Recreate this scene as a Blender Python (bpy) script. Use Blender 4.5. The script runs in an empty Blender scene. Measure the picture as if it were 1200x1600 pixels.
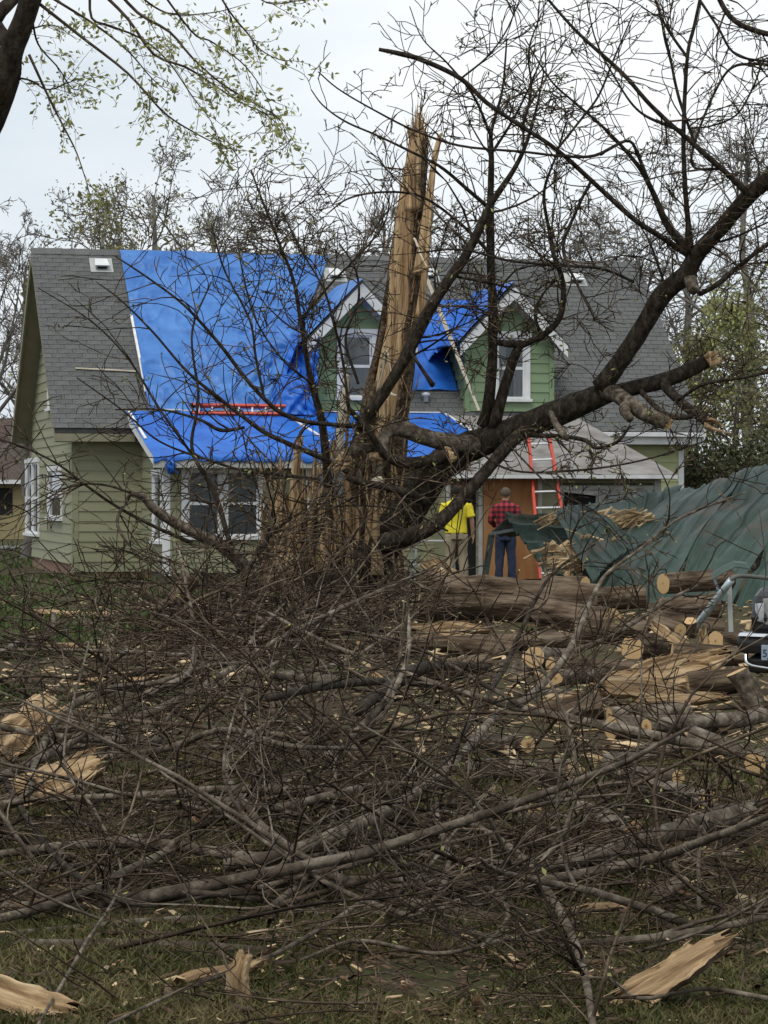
import bpy, math, random
import numpy as np
from mathutils import Vector, Matrix, Euler
from math import radians as R, sin, cos, pi, sqrt

# ------------------------------------------------------------------ camera, sky, sun, exposure
scene = bpy.context.scene
C = scene.collection
F = 4000.0                      # focal length in photo pixels (1200 x 1600)
EYE = 1.6
HORIZON = 775.0
cam_d = bpy.data.cameras.new('camera')
cam = bpy.data.objects.new('camera', cam_d); C.objects.link(cam)
cam.location = (0, 0, EYE); cam.rotation_euler = (pi / 2, 0, 0)
cam_d.sensor_fit = 'VERTICAL'; cam_d.sensor_height = 36.0; cam_d.sensor_width = 27.0
cam_d.lens = F / 1600 * 36.0
cam_d.shift_y = -(800 - HORIZON) / 1600
cam_d.clip_start = 0.1; cam_d.clip_end = 2000
scene.camera = cam

SUN_EL, SUN_AZ = R(58), R(205)          # high, behind the camera's left shoulder, veiled by cloud
world = bpy.data.worlds.new('World'); scene.world = world; world.use_nodes = True
wn = world.node_tree.nodes; wl = world.node_tree.links; wn.clear()
sky = wn.new('ShaderNodeTexSky'); sky.sky_type = 'NISHITA'; sky.sun_disc = False
sky.sun_elevation = SUN_EL; sky.sun_rotation = SUN_AZ
sky.dust_density = 4.0; sky.ozone_density = 1.0; sky.air_density = 1.0
hs = wn.new('ShaderNodeHueSaturation'); hs.inputs['Saturation'].default_value = 0.22
cl = wn.new('ShaderNodeTexNoise'); cl.inputs['Scale'].default_value = 4.5; cl.inputs['Detail'].default_value = 5
tcw = wn.new('ShaderNodeTexCoord')
mpw = wn.new('ShaderNodeMapping'); mpw.inputs['Scale'].default_value = (1, 1, 3.0)
rp = wn.new('ShaderNodeValToRGB')
rp.color_ramp.elements[0].position = 0.35; rp.color_ramp.elements[0].color = (0.74, 0.80, 0.86, 1)
rp.color_ramp.elements[1].position = 0.7; rp.color_ramp.elements[1].color = (1.05, 1.055, 1.06, 1)
mxw = wn.new('ShaderNodeMix'); mxw.data_type = 'RGBA'; mxw.blend_type = 'MULTIPLY'; mxw.inputs[0].default_value = 1.0
bg = wn.new('ShaderNodeBackground'); bg.inputs['Strength'].default_value = 0.10
ow = wn.new('ShaderNodeOutputWorld')
wl.new(sky.outputs[0], hs.inputs['Color']); wl.new(tcw.outputs['Generated'], mpw.inputs[0]); wl.new(mpw.outputs[0], cl.inputs['Vector'])
wl.new(cl.outputs['Fac'], rp.inputs[0]); wl.new(hs.outputs[0], mxw.inputs[6]); wl.new(rp.outputs[0], mxw.inputs[7])
veil = wn.new('ShaderNodeMix'); veil.data_type = 'RGBA'; veil.inputs[0].default_value = 0.82      # closed cloud cover over the clear sky
cc_ = wn.new('ShaderNodeMix'); cc_.data_type = 'RGBA'; cc_.blend_type = 'MULTIPLY'; cc_.inputs[0].default_value = 1.0; cc_.inputs[7].default_value = (9.3, 9.6, 9.75, 1)
wl.new(rp.outputs[0], cc_.inputs[6]); wl.new(mxw.outputs[2], veil.inputs[6]); wl.new(cc_.outputs[2], veil.inputs[7])
wl.new(veil.outputs[2], bg.inputs['Color']); wl.new(bg.outputs[0], ow.inputs[0])
sun_d = bpy.data.lights.new('sun', 'SUN'); sun_d.energy = 1.3; sun_d.angle = R(22); sun_d.color = (1.0, 0.95, 0.87)
sun = bpy.data.objects.new('sun', sun_d); C.objects.link(sun)
sdir = Vector((sin(SUN_AZ) * cos(SUN_EL), cos(SUN_AZ) * cos(SUN_EL), sin(SUN_EL)))
sun.rotation_euler = sdir.to_track_quat('Z', 'Y').to_euler()
scene.view_settings.view_transform = 'Standard'; scene.view_settings.look = 'None'
scene.view_settings.gamma = 1.0; scene.view_settings.exposure = 0.22; scene.view_settings.use_curve_mapping = False
scene.render.engine = 'CYCLES'
scene.cycles.use_denoising = True
scene.cycles.max_bounces = 6; scene.cycles.transparent_max_bounces = 12

# ------------------------------------------------------------------ helpers
rng = np.random.default_rng(7)
random.seed(7)
def P(px, py, Y): return np.array([(px - 600) / F * Y, Y, EYE - (py - HORIZON) / F * Y])
def Yg(py, h=0.0): return F * (EYE - h) / (py - HORIZON)
def Pg(px, py, h=0.0): return P(px, py, Yg(py, h))

def tag(o, label=None, cat=None, group=None, kind=None):
    if label: o['label'] = label
    if cat: o['category'] = cat
    if group: o['group'] = group
    if kind: o['kind'] = kind
    return o
def empty(name, loc=(0, 0, 0), rz=0.0, label=None, cat=None, group=None):
    o = bpy.data.objects.new(name, None); C.objects.link(o); o.empty_display_size = 0.2
    o.location = loc; o.rotation_euler = (0, 0, rz)
    return tag(o, label, cat, group)
def link(name, me, mat=None, parent=None):
    o = bpy.data.objects.new(name, me); C.objects.link(o)
    if mat is not None and not me.materials: me.materials.append(mat)
    if parent is not None: o.parent = parent
    return o
def mesh_np(name, V, Q, smooth=False, mats=None):
    """V (n,3), Q (m,k) faces all of k corners, or a list of such arrays."""
    me = bpy.data.meshes.new(name)
    Qs = [np.asarray(q) for q in Q] if isinstance(Q, list) else [np.asarray(Q)]
    Qs = [q for q in Qs if len(q)]
    V = np.asarray(V, dtype=np.float32)
    me.vertices.add(len(V)); me.vertices.foreach_set('co', V.ravel())
    loops = np.concatenate([q.ravel() for q in Qs]).astype(np.int32)
    cnt = np.concatenate([np.full(len(q), q.shape[1]) for q in Qs]).astype(np.int32)
    st = np.concatenate([[0], np.cumsum(cnt)[:-1]]).astype(np.int32)
    me.loops.add(len(loops)); me.loops.foreach_set('vertex_index', loops)
    me.polygons.add(len(cnt)); me.polygons.foreach_set('loop_start', st); me.polygons.foreach_set('loop_total', cnt)
    if smooth: me.polygons.foreach_set('use_smooth', np.ones(len(cnt), dtype=bool))
    me.update(calc_edges=True); me.validate()
    return me
def poly(name, V, Fc, mat, parent=None, smooth=False):
    me = bpy.data.meshes.new(name); me.from_pydata([tuple(map(float, v)) for v in V], [], Fc); me.update()
    if smooth:
        for p in me.polygons: p.use_smooth = True
    return link(name, me, mat, parent)

class Bx:
    """collects boxes / prisms into one mesh"""
    def __init__(s): s.V = []; s.F = []
    def box(s, x0, x1, y0, y1, z0, z1):
        return s.hexa([(x0, y0, z0), (x1, y0, z0), (x1, y1, z0), (x0, y1, z0), (x0, y0, z1), (x1, y0, z1), (x1, y1, z1), (x0, y1, z1)])
    def hexa(s, v):
        b = len(s.V); s.V += [tuple(map(float, q)) for q in v]
        s.F += [[b + i for i in f] for f in ((0, 3, 2, 1), (4, 5, 6, 7), (0, 1, 5, 4), (1, 2, 6, 5), (2, 3, 7, 6), (3, 0, 4, 7))]
        return s
    def bar(s, a, b, w, h, up=(0, 0, 1)):
        a = Vector(a); b = Vector(b); t = (b - a).normalized(); u = Vector(up)
        if abs(t.dot(u)) > 0.98: u = Vector((1, 0, 0))
        n = t.cross(u).normalized() * (w / 2); m = n.cross(t).normalized() * (h / 2)
        return s.hexa([a - n - m, b - n - m, b + n - m, a + n - m, a - n + m, b - n + m, b + n + m, a + n + m])
    def prism(s, pts, d):
        """pts: polygon (3D), extruded by d (3D)"""
        b = len(s.V); n = len(pts); d = Vector(d)
        s.V += [tuple(map(float, p)) for p in pts] + [tuple(Vector(p) + d) for p in pts]
        s.F += [list(range(b, b + n))[::-1], list(range(b + n, b + 2 * n))] + [[b + i, b + (i + 1) % n, b + n + (i + 1) % n, b + n + i] for i in range(n)]
        return s
    def build(s, name, mat, parent=None, bevel=0.0, smooth=False):
        o = poly(name, s.V, s.F, mat, parent, smooth)
        if bevel:
            m = o.modifiers.new('bevel', 'BEVEL'); m.width = bevel; m.segments = 2; m.limit_method = 'ANGLE'
        return o

def hash2(ix, iy, s):
    h = np.sin(ix * 127.1 + iy * 311.7 + s * 74.7) * 43758.5453
    return h - np.floor(h)
def vnoise(x, y, s=0):
    x = np.asarray(x, float); y = np.asarray(y, float)
    ix = np.floor(x); iy = np.floor(y); fx = x - ix; fy = y - iy
    fx = fx * fx * (3 - 2 * fx); fy = fy * fy * (3 - 2 * fy)
    a = hash2(ix, iy, s); b = hash2(ix + 1, iy, s); c = hash2(ix, iy + 1, s); d = hash2(ix + 1, iy + 1, s)
    return (a + (b - a) * fx + (c - a) * fy + (a - b - c + d) * fx * fy) * 2 - 1
def fbm(x, y, s=0, o=4):
    r = 0; a = 1.0; k = 1.0
    for i in range(o): r = r + a * vnoise(np.asarray(x) * k + 17.3 * i, np.asarray(y) * k - 9.1 * i, s + i); a *= .5; k *= 2.03
    return r

class Tubes:
    """polylines with radii, grouped by size and swept into one mesh"""
    def __init__(s): s.g = {}; s.tips = []
    def add(s, pts, rad, sides=4):
        s.g.setdefault((len(pts), sides), []).append((pts, rad))
    def arrays(s, rough=0.0, seed=0, caps=False):
        VV = []; QQ = []; CC = {}; base = 0
        for (n, k), L in s.g.items():
            Pn = np.array([l[0] for l in L], float); Rn = np.array([l[1] for l in L], float)      # (m,n,3),(m,n)
            T = np.empty_like(Pn); T[:, 1:-1] = Pn[:, 2:] - Pn[:, :-2]; T[:, 0] = Pn[:, 1] - Pn[:, 0]; T[:, -1] = Pn[:, -1] - Pn[:, -2]
            T /= np.linalg.norm(T, axis=2, keepdims=True) + 1e-12
            avg = Pn[:, -1] - Pn[:, 0]
            ref = np.zeros((len(L), 3)); ref[np.arange(len(L)), np.argmin(np.abs(avg), axis=1)] = 1
            ref = np.broadcast_to(ref[:, None, :], T.shape)
            N = np.cross(T, ref); N /= np.linalg.norm(N, axis=2, keepdims=True) + 1e-12
            B = np.cross(T, N)
            a = np.arange(k) * 2 * pi / k
            rr = Rn[:, :, None] * np.ones(k)
            if rough:
                ii = np.arange(n)[None, :, None] * 1.0; mm = np.arange(len(L))[:, None, None] * 7.7
                aa = np.arange(k)[None, None, :] * 1.0
                rr = rr * (1 + rough * vnoise(aa * 1.9 + mm, ii * .45, seed) + rough * .6 * vnoise(aa * 3.1 + mm, ii * .9, seed + 3))
            V = Pn[:, :, None, :] + rr[..., None] * (np.cos(a)[None, None, :, None] * N[:, :, None, :] + np.sin(a)[None, None, :, None] * B[:, :, None, :])
            m = len(L)
            idx = np.arange(m * n * k).reshape(m, n, k) + base
            q = np.stack([idx[:, :-1, :], np.roll(idx, -1, 2)[:, :-1, :], np.roll(idx, -1, 2)[:, 1:, :], idx[:, 1:, :]], -1)
            VV.append(V.reshape(-1, 3)); QQ.append(q.reshape(-1, 4)); base += m * n * k
            if caps and k >= 5: CC.setdefault(k, []).extend([idx[:, 0, ::-1], idx[:, -1, :]])
        if caps: return np.concatenate(VV), [np.concatenate(QQ)] + [np.concatenate(c) for c in CC.values()]
        return np.concatenate(VV), np.concatenate(QQ)
    def build(s, name, mat, parent=None, smooth=True, rough=0.0, seed=0):
        V, Q = s.arrays(rough, seed, True)
        return link(name, mesh_np(name, V, Q, smooth), mat, parent)

def catmull(pts, n):
    pts = np.asarray(pts, float)
    if len(pts) == 2: return pts[0] + (pts[1] - pts[0]) * np.linspace(0, 1, n)[:, None]
    p = np.vstack([2 * pts[0] - pts[1], pts, 2 * pts[-1] - pts[-2]])
    t = np.linspace(0, len(pts) - 1 - 1e-9, n); i = t.astype(int); u = (t - i)[:, None]
    p0, p1, p2, p3 = p[i], p[i + 1], p[i + 2], p[i + 3]
    return .5 * (2 * p1 + (p2 - p0) * u + (2 * p0 - 5 * p1 + 4 * p2 - p3) * u ** 2 + (3 * p1 - p0 - 3 * p2 + p3) * u ** 3)

rnd = random.Random(11)
def grow(T, p, d, L, r, lvl, maxl, wig=.16, kids=(4, 6), up=0.0, zmin=None, sides=4, flat=1.0, ang=(28, 62), rmin=.0025, steps=5, ratio=(.35, .65)):
    """recursive branch: wiggling stem with side shoots; T.tips collects the shoot ends"""
    g = rnd.gauss
    pts = [tuple(p)]; rad = [r]; dx, dy, dz = d
    st = L / steps; x, y, z = p; dirs = [d]; cv = wig * .85; kx, ky, kz = g(0, cv), g(0, cv), g(0, cv) * flat; wig_ = wig * .55
    for i in range(steps):
        dx += g(0, wig_) + kx; dy += g(0, wig_) + ky; dz += g(0, wig_) * flat + kz + up
        if zmin is not None and z < zmin and dz < 0: dz = abs(dz) * .3
        m = 1 / sqrt(dx * dx + dy * dy + dz * dz); dx *= m; dy *= m; dz *= m
        x += dx * st; y += dy * st; z += dz * st
        if zmin is not None and z < zmin * .6: z = zmin * .6
        pts.append((x, y, z)); dirs.append((dx, dy, dz))
        f = (i + 1) / steps
        rad.append(max(rmin, r * (1 - .72 * f)) if i < steps - 1 else max(rmin * .6, r * .2))
    T.add(pts, rad, sides if r > .012 else (4 if r > .006 else 3))
    if lvl >= maxl:
        T.tips.append((pts[-1], (dx, dy, dz))); return
    if lvl >= maxl - 1: T.tips.append((pts[-1], (dx, dy, dz)))
    for k in range(rnd.randint(*kids)):
        t = rnd.uniform(.18, .97) * steps; i = min(int(t), steps - 1); f = t - i
        q = tuple(pts[i][j] + (pts[i + 1][j] - pts[i][j]) * f for j in range(3))
        b = Vector(dirs[i + 1]); a = R(rnd.uniform(*ang))
        v = Vector((g(0, 1), g(0, 1), g(0, 1) * flat)); v = (v - b * v.dot(b))
        if v.length < 1e-4: continue
        nd = (b * cos(a) + v.normalized() * sin(a)).normalized()
        rr = max(rmin, (rad[i] + (rad[i + 1] - rad[i]) * f) * rnd.uniform(.45, .72))
        grow(T, q, tuple(nd), L * rnd.uniform(*ratio) * (1.1 - .45 * t / steps), rr, lvl + 1, maxl, wig * 1.12, kids, up, zmin, sides, flat, ang, rmin, max(3, steps - 1), ratio)

def leaf_mesh(name, pts, size, mat, parent=None, jit=.03, per=1, aspect=.45, seed=3):
    """small four-sided folded leaves at the points"""
    r = np.random.default_rng(seed); p = np.repeat(np.asarray(pts, float), per, 0); n = len(p)
    p = p + r.normal(0, jit, (n, 3))
    a = r.normal(size=(n, 3)); a /= np.linalg.norm(a, axis=1, keepdims=True)
    b = r.normal(size=(n, 3)); b -= a * (a * b).sum(1, keepdims=True); b /= np.linalg.norm(b, axis=1, keepdims=True)
    c = np.cross(a, b); s = (size * r.uniform(.55, 1.3, n))[:, None]
    V = np.stack([p, p + a * s * .5 + b * s * aspect * .5 + c * s * .1, p + a * s, p + a * s * .5 - b * s * aspect * .5 + c * s * .1], 1).reshape(-1, 3)
    i = np.arange(n) * 4
    Q = np.concatenate([np.stack([i, i + 1, i + 2], 1), np.stack([i, i + 2, i + 3], 1)])
    return link(name, mesh_np(name, V, Q), mat, parent)

# ------------------------------------------------------------------ materials
def mat_new(name):
    m = bpy.data.materials.new(name); m.use_nodes = True
    nt = m.node_tree; return m, nt, nt.nodes['Principled BSDF']
def lin(c): return (*c, 1.0) if len(c) == 3 else c
def noise_mat(name, cols, scale=5.0, detail=6, rough=.85, bump=.0, bump_scale=None, stretch=(1, 1, 1), coord='Object', island=0.0, objrand=0.0, spec=.3, ramp=(.32, .68), bump_dist=.01, metallic=0.0, transl=0.0):
    m, nt, b = mat_new(name); N = nt.nodes; Lk = nt.links
    tc = N.new('ShaderNodeTexCoord'); mp = N.new('ShaderNodeMapping'); mp.inputs['Scale'].default_value = stretch
    Lk.new(tc.outputs[coord], mp.inputs[0])
    nz = N.new('ShaderNodeTexNoise'); nz.inputs['Scale'].default_value = scale; nz.inputs['Detail'].default_value = detail; nz.inputs['Roughness'].default_value = .62
    Lk.new(mp.outputs[0], nz.inputs['Vector'])
    rp = N.new('ShaderNodeValToRGB'); el = rp.color_ramp.elements
    while len(el) < len(cols): el.new(.5)
    for i, c in enumerate(cols):
        el[i].position = ramp[0] + (ramp[1] - ramp[0]) * i / max(1, len(cols) - 1); el[i].color = lin(c)
    Lk.new(nz.outputs['Fac'], rp.inputs[0]); col = rp.outputs[0]
    if island or objrand:
        ge = N.new('ShaderNodeNewGeometry'); oi = N.new('ShaderNodeObjectInfo')
        for src, amt in ((ge.outputs['Random Per Island'], island), (oi.outputs['Random'], objrand)):
            if not amt: continue
            mr = N.new('ShaderNodeMapRange'); mr.inputs[3].default_value = 1 - amt; mr.inputs[4].default_value = 1 + amt
            Lk.new(src, mr.inputs[0])
            mx = N.new('ShaderNodeMix'); mx.data_type = 'RGBA'; mx.blend_type = 'MULTIPLY'; mx.inputs[0].default_value = 1
            Lk.new(col, mx.inputs[6]); Lk.new(mr.outputs[0], mx.inputs[7]); col = mx.outputs[2]
    Lk.new(col, b.inputs['Base Color'])
    b.inputs['Roughness'].default_value = rough; b.inputs['Specular IOR Level'].default_value = spec; b.inputs['Metallic'].default_value = metallic
    if bump:
        n2 = N.new('ShaderNodeTexNoise'); n2.inputs['Scale'].default_value = bump_scale or scale * 2; n2.inputs['Detail'].default_value = 5
        Lk.new(mp.outputs[0], n2.inputs['Vector'])
        bp = N.new('ShaderNodeBump'); bp.inputs['Strength'].default_value = bump; bp.inputs['Distance'].default_value = bump_dist
        Lk.new(n2.outputs['Fac'], bp.inputs['Height']); Lk.new(bp.outputs[0], b.inputs['Normal'])
    if transl:
        b.inputs['Transmission Weight'].default_value = 0
        tr = N.new('ShaderNodeBsdfTranslucent'); Lk.new(col, tr.inputs[0]); ms = N.new('ShaderNodeMixShader'); ms.inputs[0].default_value = transl
        Lk.new(b.outputs[0], ms.inputs[1]); Lk.new(tr.outputs[0], ms.inputs[2]); Lk.new(ms.outputs[0], N['Material Output'].inputs[0])
    return m
M = {}
M['bark'] = noise_mat('bark', [(.014, .010, .007), (.036, .028, .021), (.080, .068, .053)], 14, bump=.8, bump_scale=30, stretch=(1, 1, .45), bump_dist=.03, spec=.08)
M['bark_log'] = noise_mat('bark_log', [(.018, .012, .008), (.075, .052, .034), (.15, .11, .075), (.20, .16, .115)], 11, bump=1.0, bump_scale=20, stretch=(.16, 1, 1), bump_dist=.05, spec=.08)
M['bark_grey'] = noise_mat('bark_grey', [(.030, .022, .015), (.10, .080, .060), (.235, .20, .155)], 11, bump=.7, bump_scale=40, bump_dist=.012, island=.25, spec=.08)
M['twig'] = noise_mat('twig_bark', [(.017, .0115, .008), (.055, .040, .028), (.155, .118, .085)], 6, island=.7, rough=.9, spec=.06)
M['twig_far'] = noise_mat('twig_far', [(.12, .108, .092), (.20, .182, .158)], 3, island=.3)  # paler than the near twigs: some haze mixed into the colour
M['wood'] = noise_mat('split_wood', [(.07, .042, .022), (.25, .16, .082), (.42, .295, .165), (.54, .41, .25)], 8, stretch=(.12, 3.0, 3.0), bump=.6, bump_scale=14, rough=.75, bump_dist=.02, objrand=.16)
M['wood_z'] = noise_mat('torn_wood', [(.06, .036, .02), (.32, .20, .10), (.52, .365, .205), (.64, .485, .295)], 4.5, stretch=(3.5, 3.5, .14), bump=.7, bump_scale=12, rough=.75, bump_dist=.03, objrand=.14)
M['chip'] = noise_mat('wood_chips', [(.25, .16, .08), (.50, .36, .20), (.66, .52, .33)], 3, island=.4)
M['leaf'] = noise_mat('young_leaf', [(.27, .28, .09), (.42, .43, .17)], 8, island=.35, transl=.35, rough=.6)
M['bud'] = noise_mat('bud', [(.14, .12, .05), (.28, .30, .11)], 8, island=.4, transl=.2)
M['leaf_olive'] = noise_mat('leaf_olive', [(.13, .125, .055), (.25, .235, .11)], 3, island=.4, transl=.3)
M['leaf_yellow'] = noise_mat('leaf_yellow', [(.22, .24, .08), (.40, .41, .17)], 3, island=.4, transl=.3)
M['leaf_dark'] = noise_mat('leaf_dark', [(.05, .055, .028), (.11, .112, .06)], 3, island=.5, transl=.15)
M['shingle'] = noise_mat('asphalt_shingle', [(.072, .075, .073), (.130, .132, .128)], 30, island=.10, objrand=.12, rough=.9, bump=.5, bump_scale=180, bump_dist=.004)
M['roof_felt'] = noise_mat('roll_roofing', [(.16, .145, .13), (.235, .22, .205), (.30, .285, .27)], 2.2, rough=.95, bump=.3, bump_scale=60)
M['deck'] = noise_mat('roof_deck', [(.04, .04, .04), (.06, .06, .06)], 6)
M['olive'] = noise_mat('olive_siding_paint', [(.225, .23, .145), (.29, .29, .187)], 2.5, objrand=.06, rough=.7, bump=.15, bump_scale=50, stretch=(.3, 1, 4))
M['sage'] = noise_mat('sage_siding_paint', [(.165, .235, .13), (.21, .285, .168)], 2.5, objrand=.06, rough=.7, bump=.15, bump_scale=50, stretch=(.3, 1, 4))
M['yolive'] = noise_mat('pale_siding_paint', [(.36, .385, .20), (.43, .45, .25)], 2.5, objrand=.05, rough=.7)
M['backing'] = noise_mat('wall_backing', [(.10, .11, .07), (.13, .14, .09)], 4)
M['white'] = noise_mat('white_trim_paint', [(.55, .56, .56), (.72, .73, .73)], 3, rough=.6, objrand=.04)
M['greytrim'] = noise_mat('grey_trim_paint', [(.33, .34, .32), (.45, .46, .44)], 4, rough=.7)
M['beige'] = noise_mat('soffit_paint', [(.20, .19, .13), (.26, .245, .17)], 3, rough=.8)
M['dark'] = noise_mat('dark_interior', [(.008, .008, .008), (.015, .014, .013)], 3)
M['ply'] = noise_mat('plywood', [(.24, .105, .038), (.33, .16, .065), (.40, .215, .095)], 3, stretch=(1, 1, .25), bump=.2, bump_scale=20)
M['brick'] = noise_mat('brick_base', [(.16, .09, .06), (.25, .16, .11)], 8, bump=.5, bump_scale=20)
M['curtain'] = noise_mat('curtain', [(.38, .38, .37), (.55, .55, .53)], 4, stretch=(14, 14, .3), rough=.9)
M['blind'] = noise_mat('window_screen', [(.42, .42, .42), (.55, .55, .54)], 5, stretch=(1, 1, 6), rough=.9)
M['red'] = noise_mat('red_fibreglass', [(.50, .055, .03), (.62, .085, .045)], 6, rough=.45, spec=.5)
M['alu'] = noise_mat('aluminium', [(.55, .55, .54), (.72, .72, .71)], 12, rough=.4, metallic=.35)
M['steel'] = noise_mat('galvanised_steel', [(.30, .36, .38), (.45, .51, .53)], 9, rough=.42, metallic=.5)
M['lath'] = noise_mat('pale_lath', [(.55, .47, .35), (.72, .64, .5)], 4, stretch=(.5, 5, 5))
M['batten'] = noise_mat('white_batten', [(.62, .61, .58), (.8, .79, .76)], 6)
M['soilroot'] = noise_mat('rotten_wood', [(.045, .028, .016), (.12, .078, .045), (.24, .16, .095)], 7, stretch=(2, 2, .3), bump=1, bump_scale=16, bump_dist=.04)
def glass_mat():
    m, nt, b = mat_new('window_glass'); N = nt.nodes; L = nt.links
    t = N.new('ShaderNodeBsdfTransparent'); t.inputs[0].default_value = (.80, .82, .83, 1)
    g = N.new('ShaderNodeBsdfGlossy'); g.inputs['Roughness'].default_value = .04; g.inputs[0].default_value = (.9, .92, .95, 1)
    lw = N.new('ShaderNodeFresnel'); lw.inputs[0].default_value = 1.5
    ms = N.new('ShaderNodeMixShader'); L.new(lw.outputs[0], ms.inputs[0]); L.new(t.outputs[0], ms.inputs[1]); L.new(g.outputs[0], ms.inputs[2])
    L.new(ms.outputs[0], N['Material Output'].inputs[0]); return m
M['glass'] = glass_mat()
def tarp_mat(name, c1, c2):
    m = noise_mat(name, [c1, c2], 1.6, detail=4, rough=.48, spec=.4, bump=.35, bump_scale=7, bump_dist=.03, stretch=(1, 1, 1)); return m
M['tarp'] = tarp_mat('blue_tarp', (.022, .115, .38), (.075, .225, .56))
M['tarp2'] = tarp_mat('deep_blue_tarp', (.008, .085, .40), (.025, .17, .62))
def cut_mat():
    m, nt, b = mat_new('cut_wood'); N = nt.nodes; L = nt.links
    tc = N.new('ShaderNodeTexCoord'); mp = N.new('ShaderNodeMapping'); mp.inputs['Scale'].default_value = (0, 1, 1); L.new(tc.outputs['Object'], mp.inputs[0])
    ln = N.new('ShaderNodeVectorMath'); ln.operation = 'LENGTH'; L.new(mp.outputs[0], ln.inputs[0])
    nz = N.new('ShaderNodeTexNoise'); nz.inputs['Scale'].default_value = 14; L.new(tc.outputs['Object'], nz.inputs['Vector'])
    ad = N.new('ShaderNodeMath'); ad.operation = 'MULTIPLY_ADD'; ad.inputs[1].default_value = .02; L.new(nz.outputs['Fac'], ad.inputs[0]); L.new(ln.outputs['Value'], ad.inputs[2])
    mu = N.new('ShaderNodeMath'); mu.operation = 'MULTIPLY'; mu.inputs[1].default_value = 420; L.new(ad.outputs[0], mu.inputs[0])
    sn = N.new('ShaderNodeMath'); sn.operation = 'SINE'; L.new(mu.outputs[0], sn.inputs[0])
    rp = N.new('ShaderNodeValToRGB'); rp.color_ramp.elements[0].color = (.43, .27, .12, 1); rp.color_ramp.elements[1].color = (.58, .40, .20, 1)
    mr = N.new('ShaderNodeMapRange'); mr.inputs[1].default_value = -1; L.new(sn.outputs[0], mr.inputs[0]); L.new(mr.outputs[0], rp.inputs[0])
    hr = N.new('ShaderNodeValToRGB'); hr.color_ramp.elements[0].position = .012; hr.color_ramp.elements[0].color = (.35, .2, .1, 1); hr.color_ramp.elements[1].position = .03; hr.color_ramp.elements[1].color = (1, 1, 1, 1)
    L.new(ad.outputs[0], hr.inputs[0])
    mx = N.new('ShaderNodeMix'); mx.data_type = 'RGBA'; mx.blend_type = 'MULTIPLY'; mx.inputs[0].default_value = 1
    L.new(rp.outputs[0], mx.inputs[6]); L.new(hr.outputs[0], mx.inputs[7]); L.new(mx.outputs[2], b.inputs['Base Color']); b.inputs['Roughness'].default_value = .8
    return m
M['cut'] = cut_mat()
def plain(name, c, rough=.6, metallic=0, spec=.4):
    m, nt, b = mat_new(name); b.inputs['Base Color'].default_value = lin(c); b.inputs['Roughness'].default_value = rough; b.inputs['Metallic'].default_value = metallic; b.inputs['Specular IOR Level'].default_value = spec
    return m
# ------------------------------------------------------------------ ground
def ground_mat():
    m, nt, b = mat_new('lawn_soil'); N = nt.nodes; L = nt.links
    tc = N.new('ShaderNodeTexCoord')
    def nz(sc, d=6):
        n = N.new('ShaderNodeTexNoise'); n.inputs['Scale'].default_value = sc; n.inputs['Detail'].default_value = d; L.new(tc.outputs['Object'], n.inputs['Vector']); return n
    a = nz(.9); c = nz(24); e = nz(6)
    r1 = N.new('ShaderNodeValToRGB'); r1.color_ramp.elements[0].color = (.030, .022, .014, 1); r1.color_ramp.elements[1].color = (.10, .075, .046, 1)
    r2 = N.new('ShaderNodeValToRGB'); r2.color_ramp.elements[0].color = (.032, .042, .014, 1); r2.color_ramp.elements[1].color = (.085, .095, .034, 1)
    L.new(c.outputs['Fac'], r1.inputs[0]); L.new(c.outputs['Fac'], r2.inputs[0])
    mk = N.new('ShaderNodeValToRGB'); mk.color_ramp.elements[0].position = .47; mk.color_ramp.elements[1].position = .64
    ad = N.new('ShaderNodeMath'); ad.operation = 'MULTIPLY_ADD'; ad.inputs[1].default_value = .5; L.new(e.outputs['Fac'], ad.inputs[0])
    m2 = N.new('ShaderNodeMath'); m2.operation = 'MULTIPLY'; m2.inputs[1].default_value = .5; L.new(a.outputs['Fac'], m2.inputs[0]); L.new(m2.outputs[0], ad.inputs[2]); L.new(ad.outputs[0], mk.inputs[0])
    mx = N.new('ShaderNodeMix'); mx.data_type = 'RGBA'; L.new(mk.outputs[0], mx.inputs[0]); L.new(r1.outputs[0], mx.inputs[6]); L.new(r2.outputs[0], mx.inputs[7])
    L.new(mx.outputs[2], b.inputs['Base Color']); b.inputs['Roughness'].default_value = .95; b.inputs['Specular IOR Level'].default_value = .1
    bp = N.new('ShaderNodeBump'); bp.inputs['Strength'].default_value = .8; bp.inputs['Distance'].default_value = .03; L.new(c.outputs['Fac'], bp.inputs['Height']); L.new(bp.outputs[0], b.inputs['Normal'])
    return m
M['ground'] = ground_mat()
gx = np.concatenate([[-900, -300, -100, -40], np.linspace(-14, 14, 90), [40, 100, 300, 900]])
gy = np.concatenate([[-60, -10, 3], np.linspace(6, 62, 150), [80, 120, 250, 600, 1600]])
GX, GY = np.meshgrid(gx, gy)
amp = np.clip((GY - 4) / 6, 0, 1) * np.clip((46 - GY) / 6, .15, 1) * (np.abs(GX) < 20)
GZ = amp * .035 * fbm(GX * .9, GY * .9, 5)
GV = np.stack([GX, GY, GZ], -1).reshape(-1, 3); nx = len(gx); ny = len(gy)
ii = (np.arange(ny - 1)[:, None] * nx + np.arange(nx - 1)[None, :]).ravel()
ground = link('ground', mesh_np('ground', GV, np.stack([ii, ii + 1, ii + nx + 1, ii + nx], 1), True), M['ground'])
tag(ground, kind='structure')
# a strip of road beyond the side lawn
M['asphalt'] = noise_mat('asphalt', [(.10, .10, .10), (.16, .16, .155)], 20)
road = poly('road', [(-60, 79, .02), (-9.6, 77, .02), (-9.6, 81.5, .02), (-60, 84, .02)], [(0, 1, 2, 3)], M['asphalt']); tag(road, kind='structure')

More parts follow.
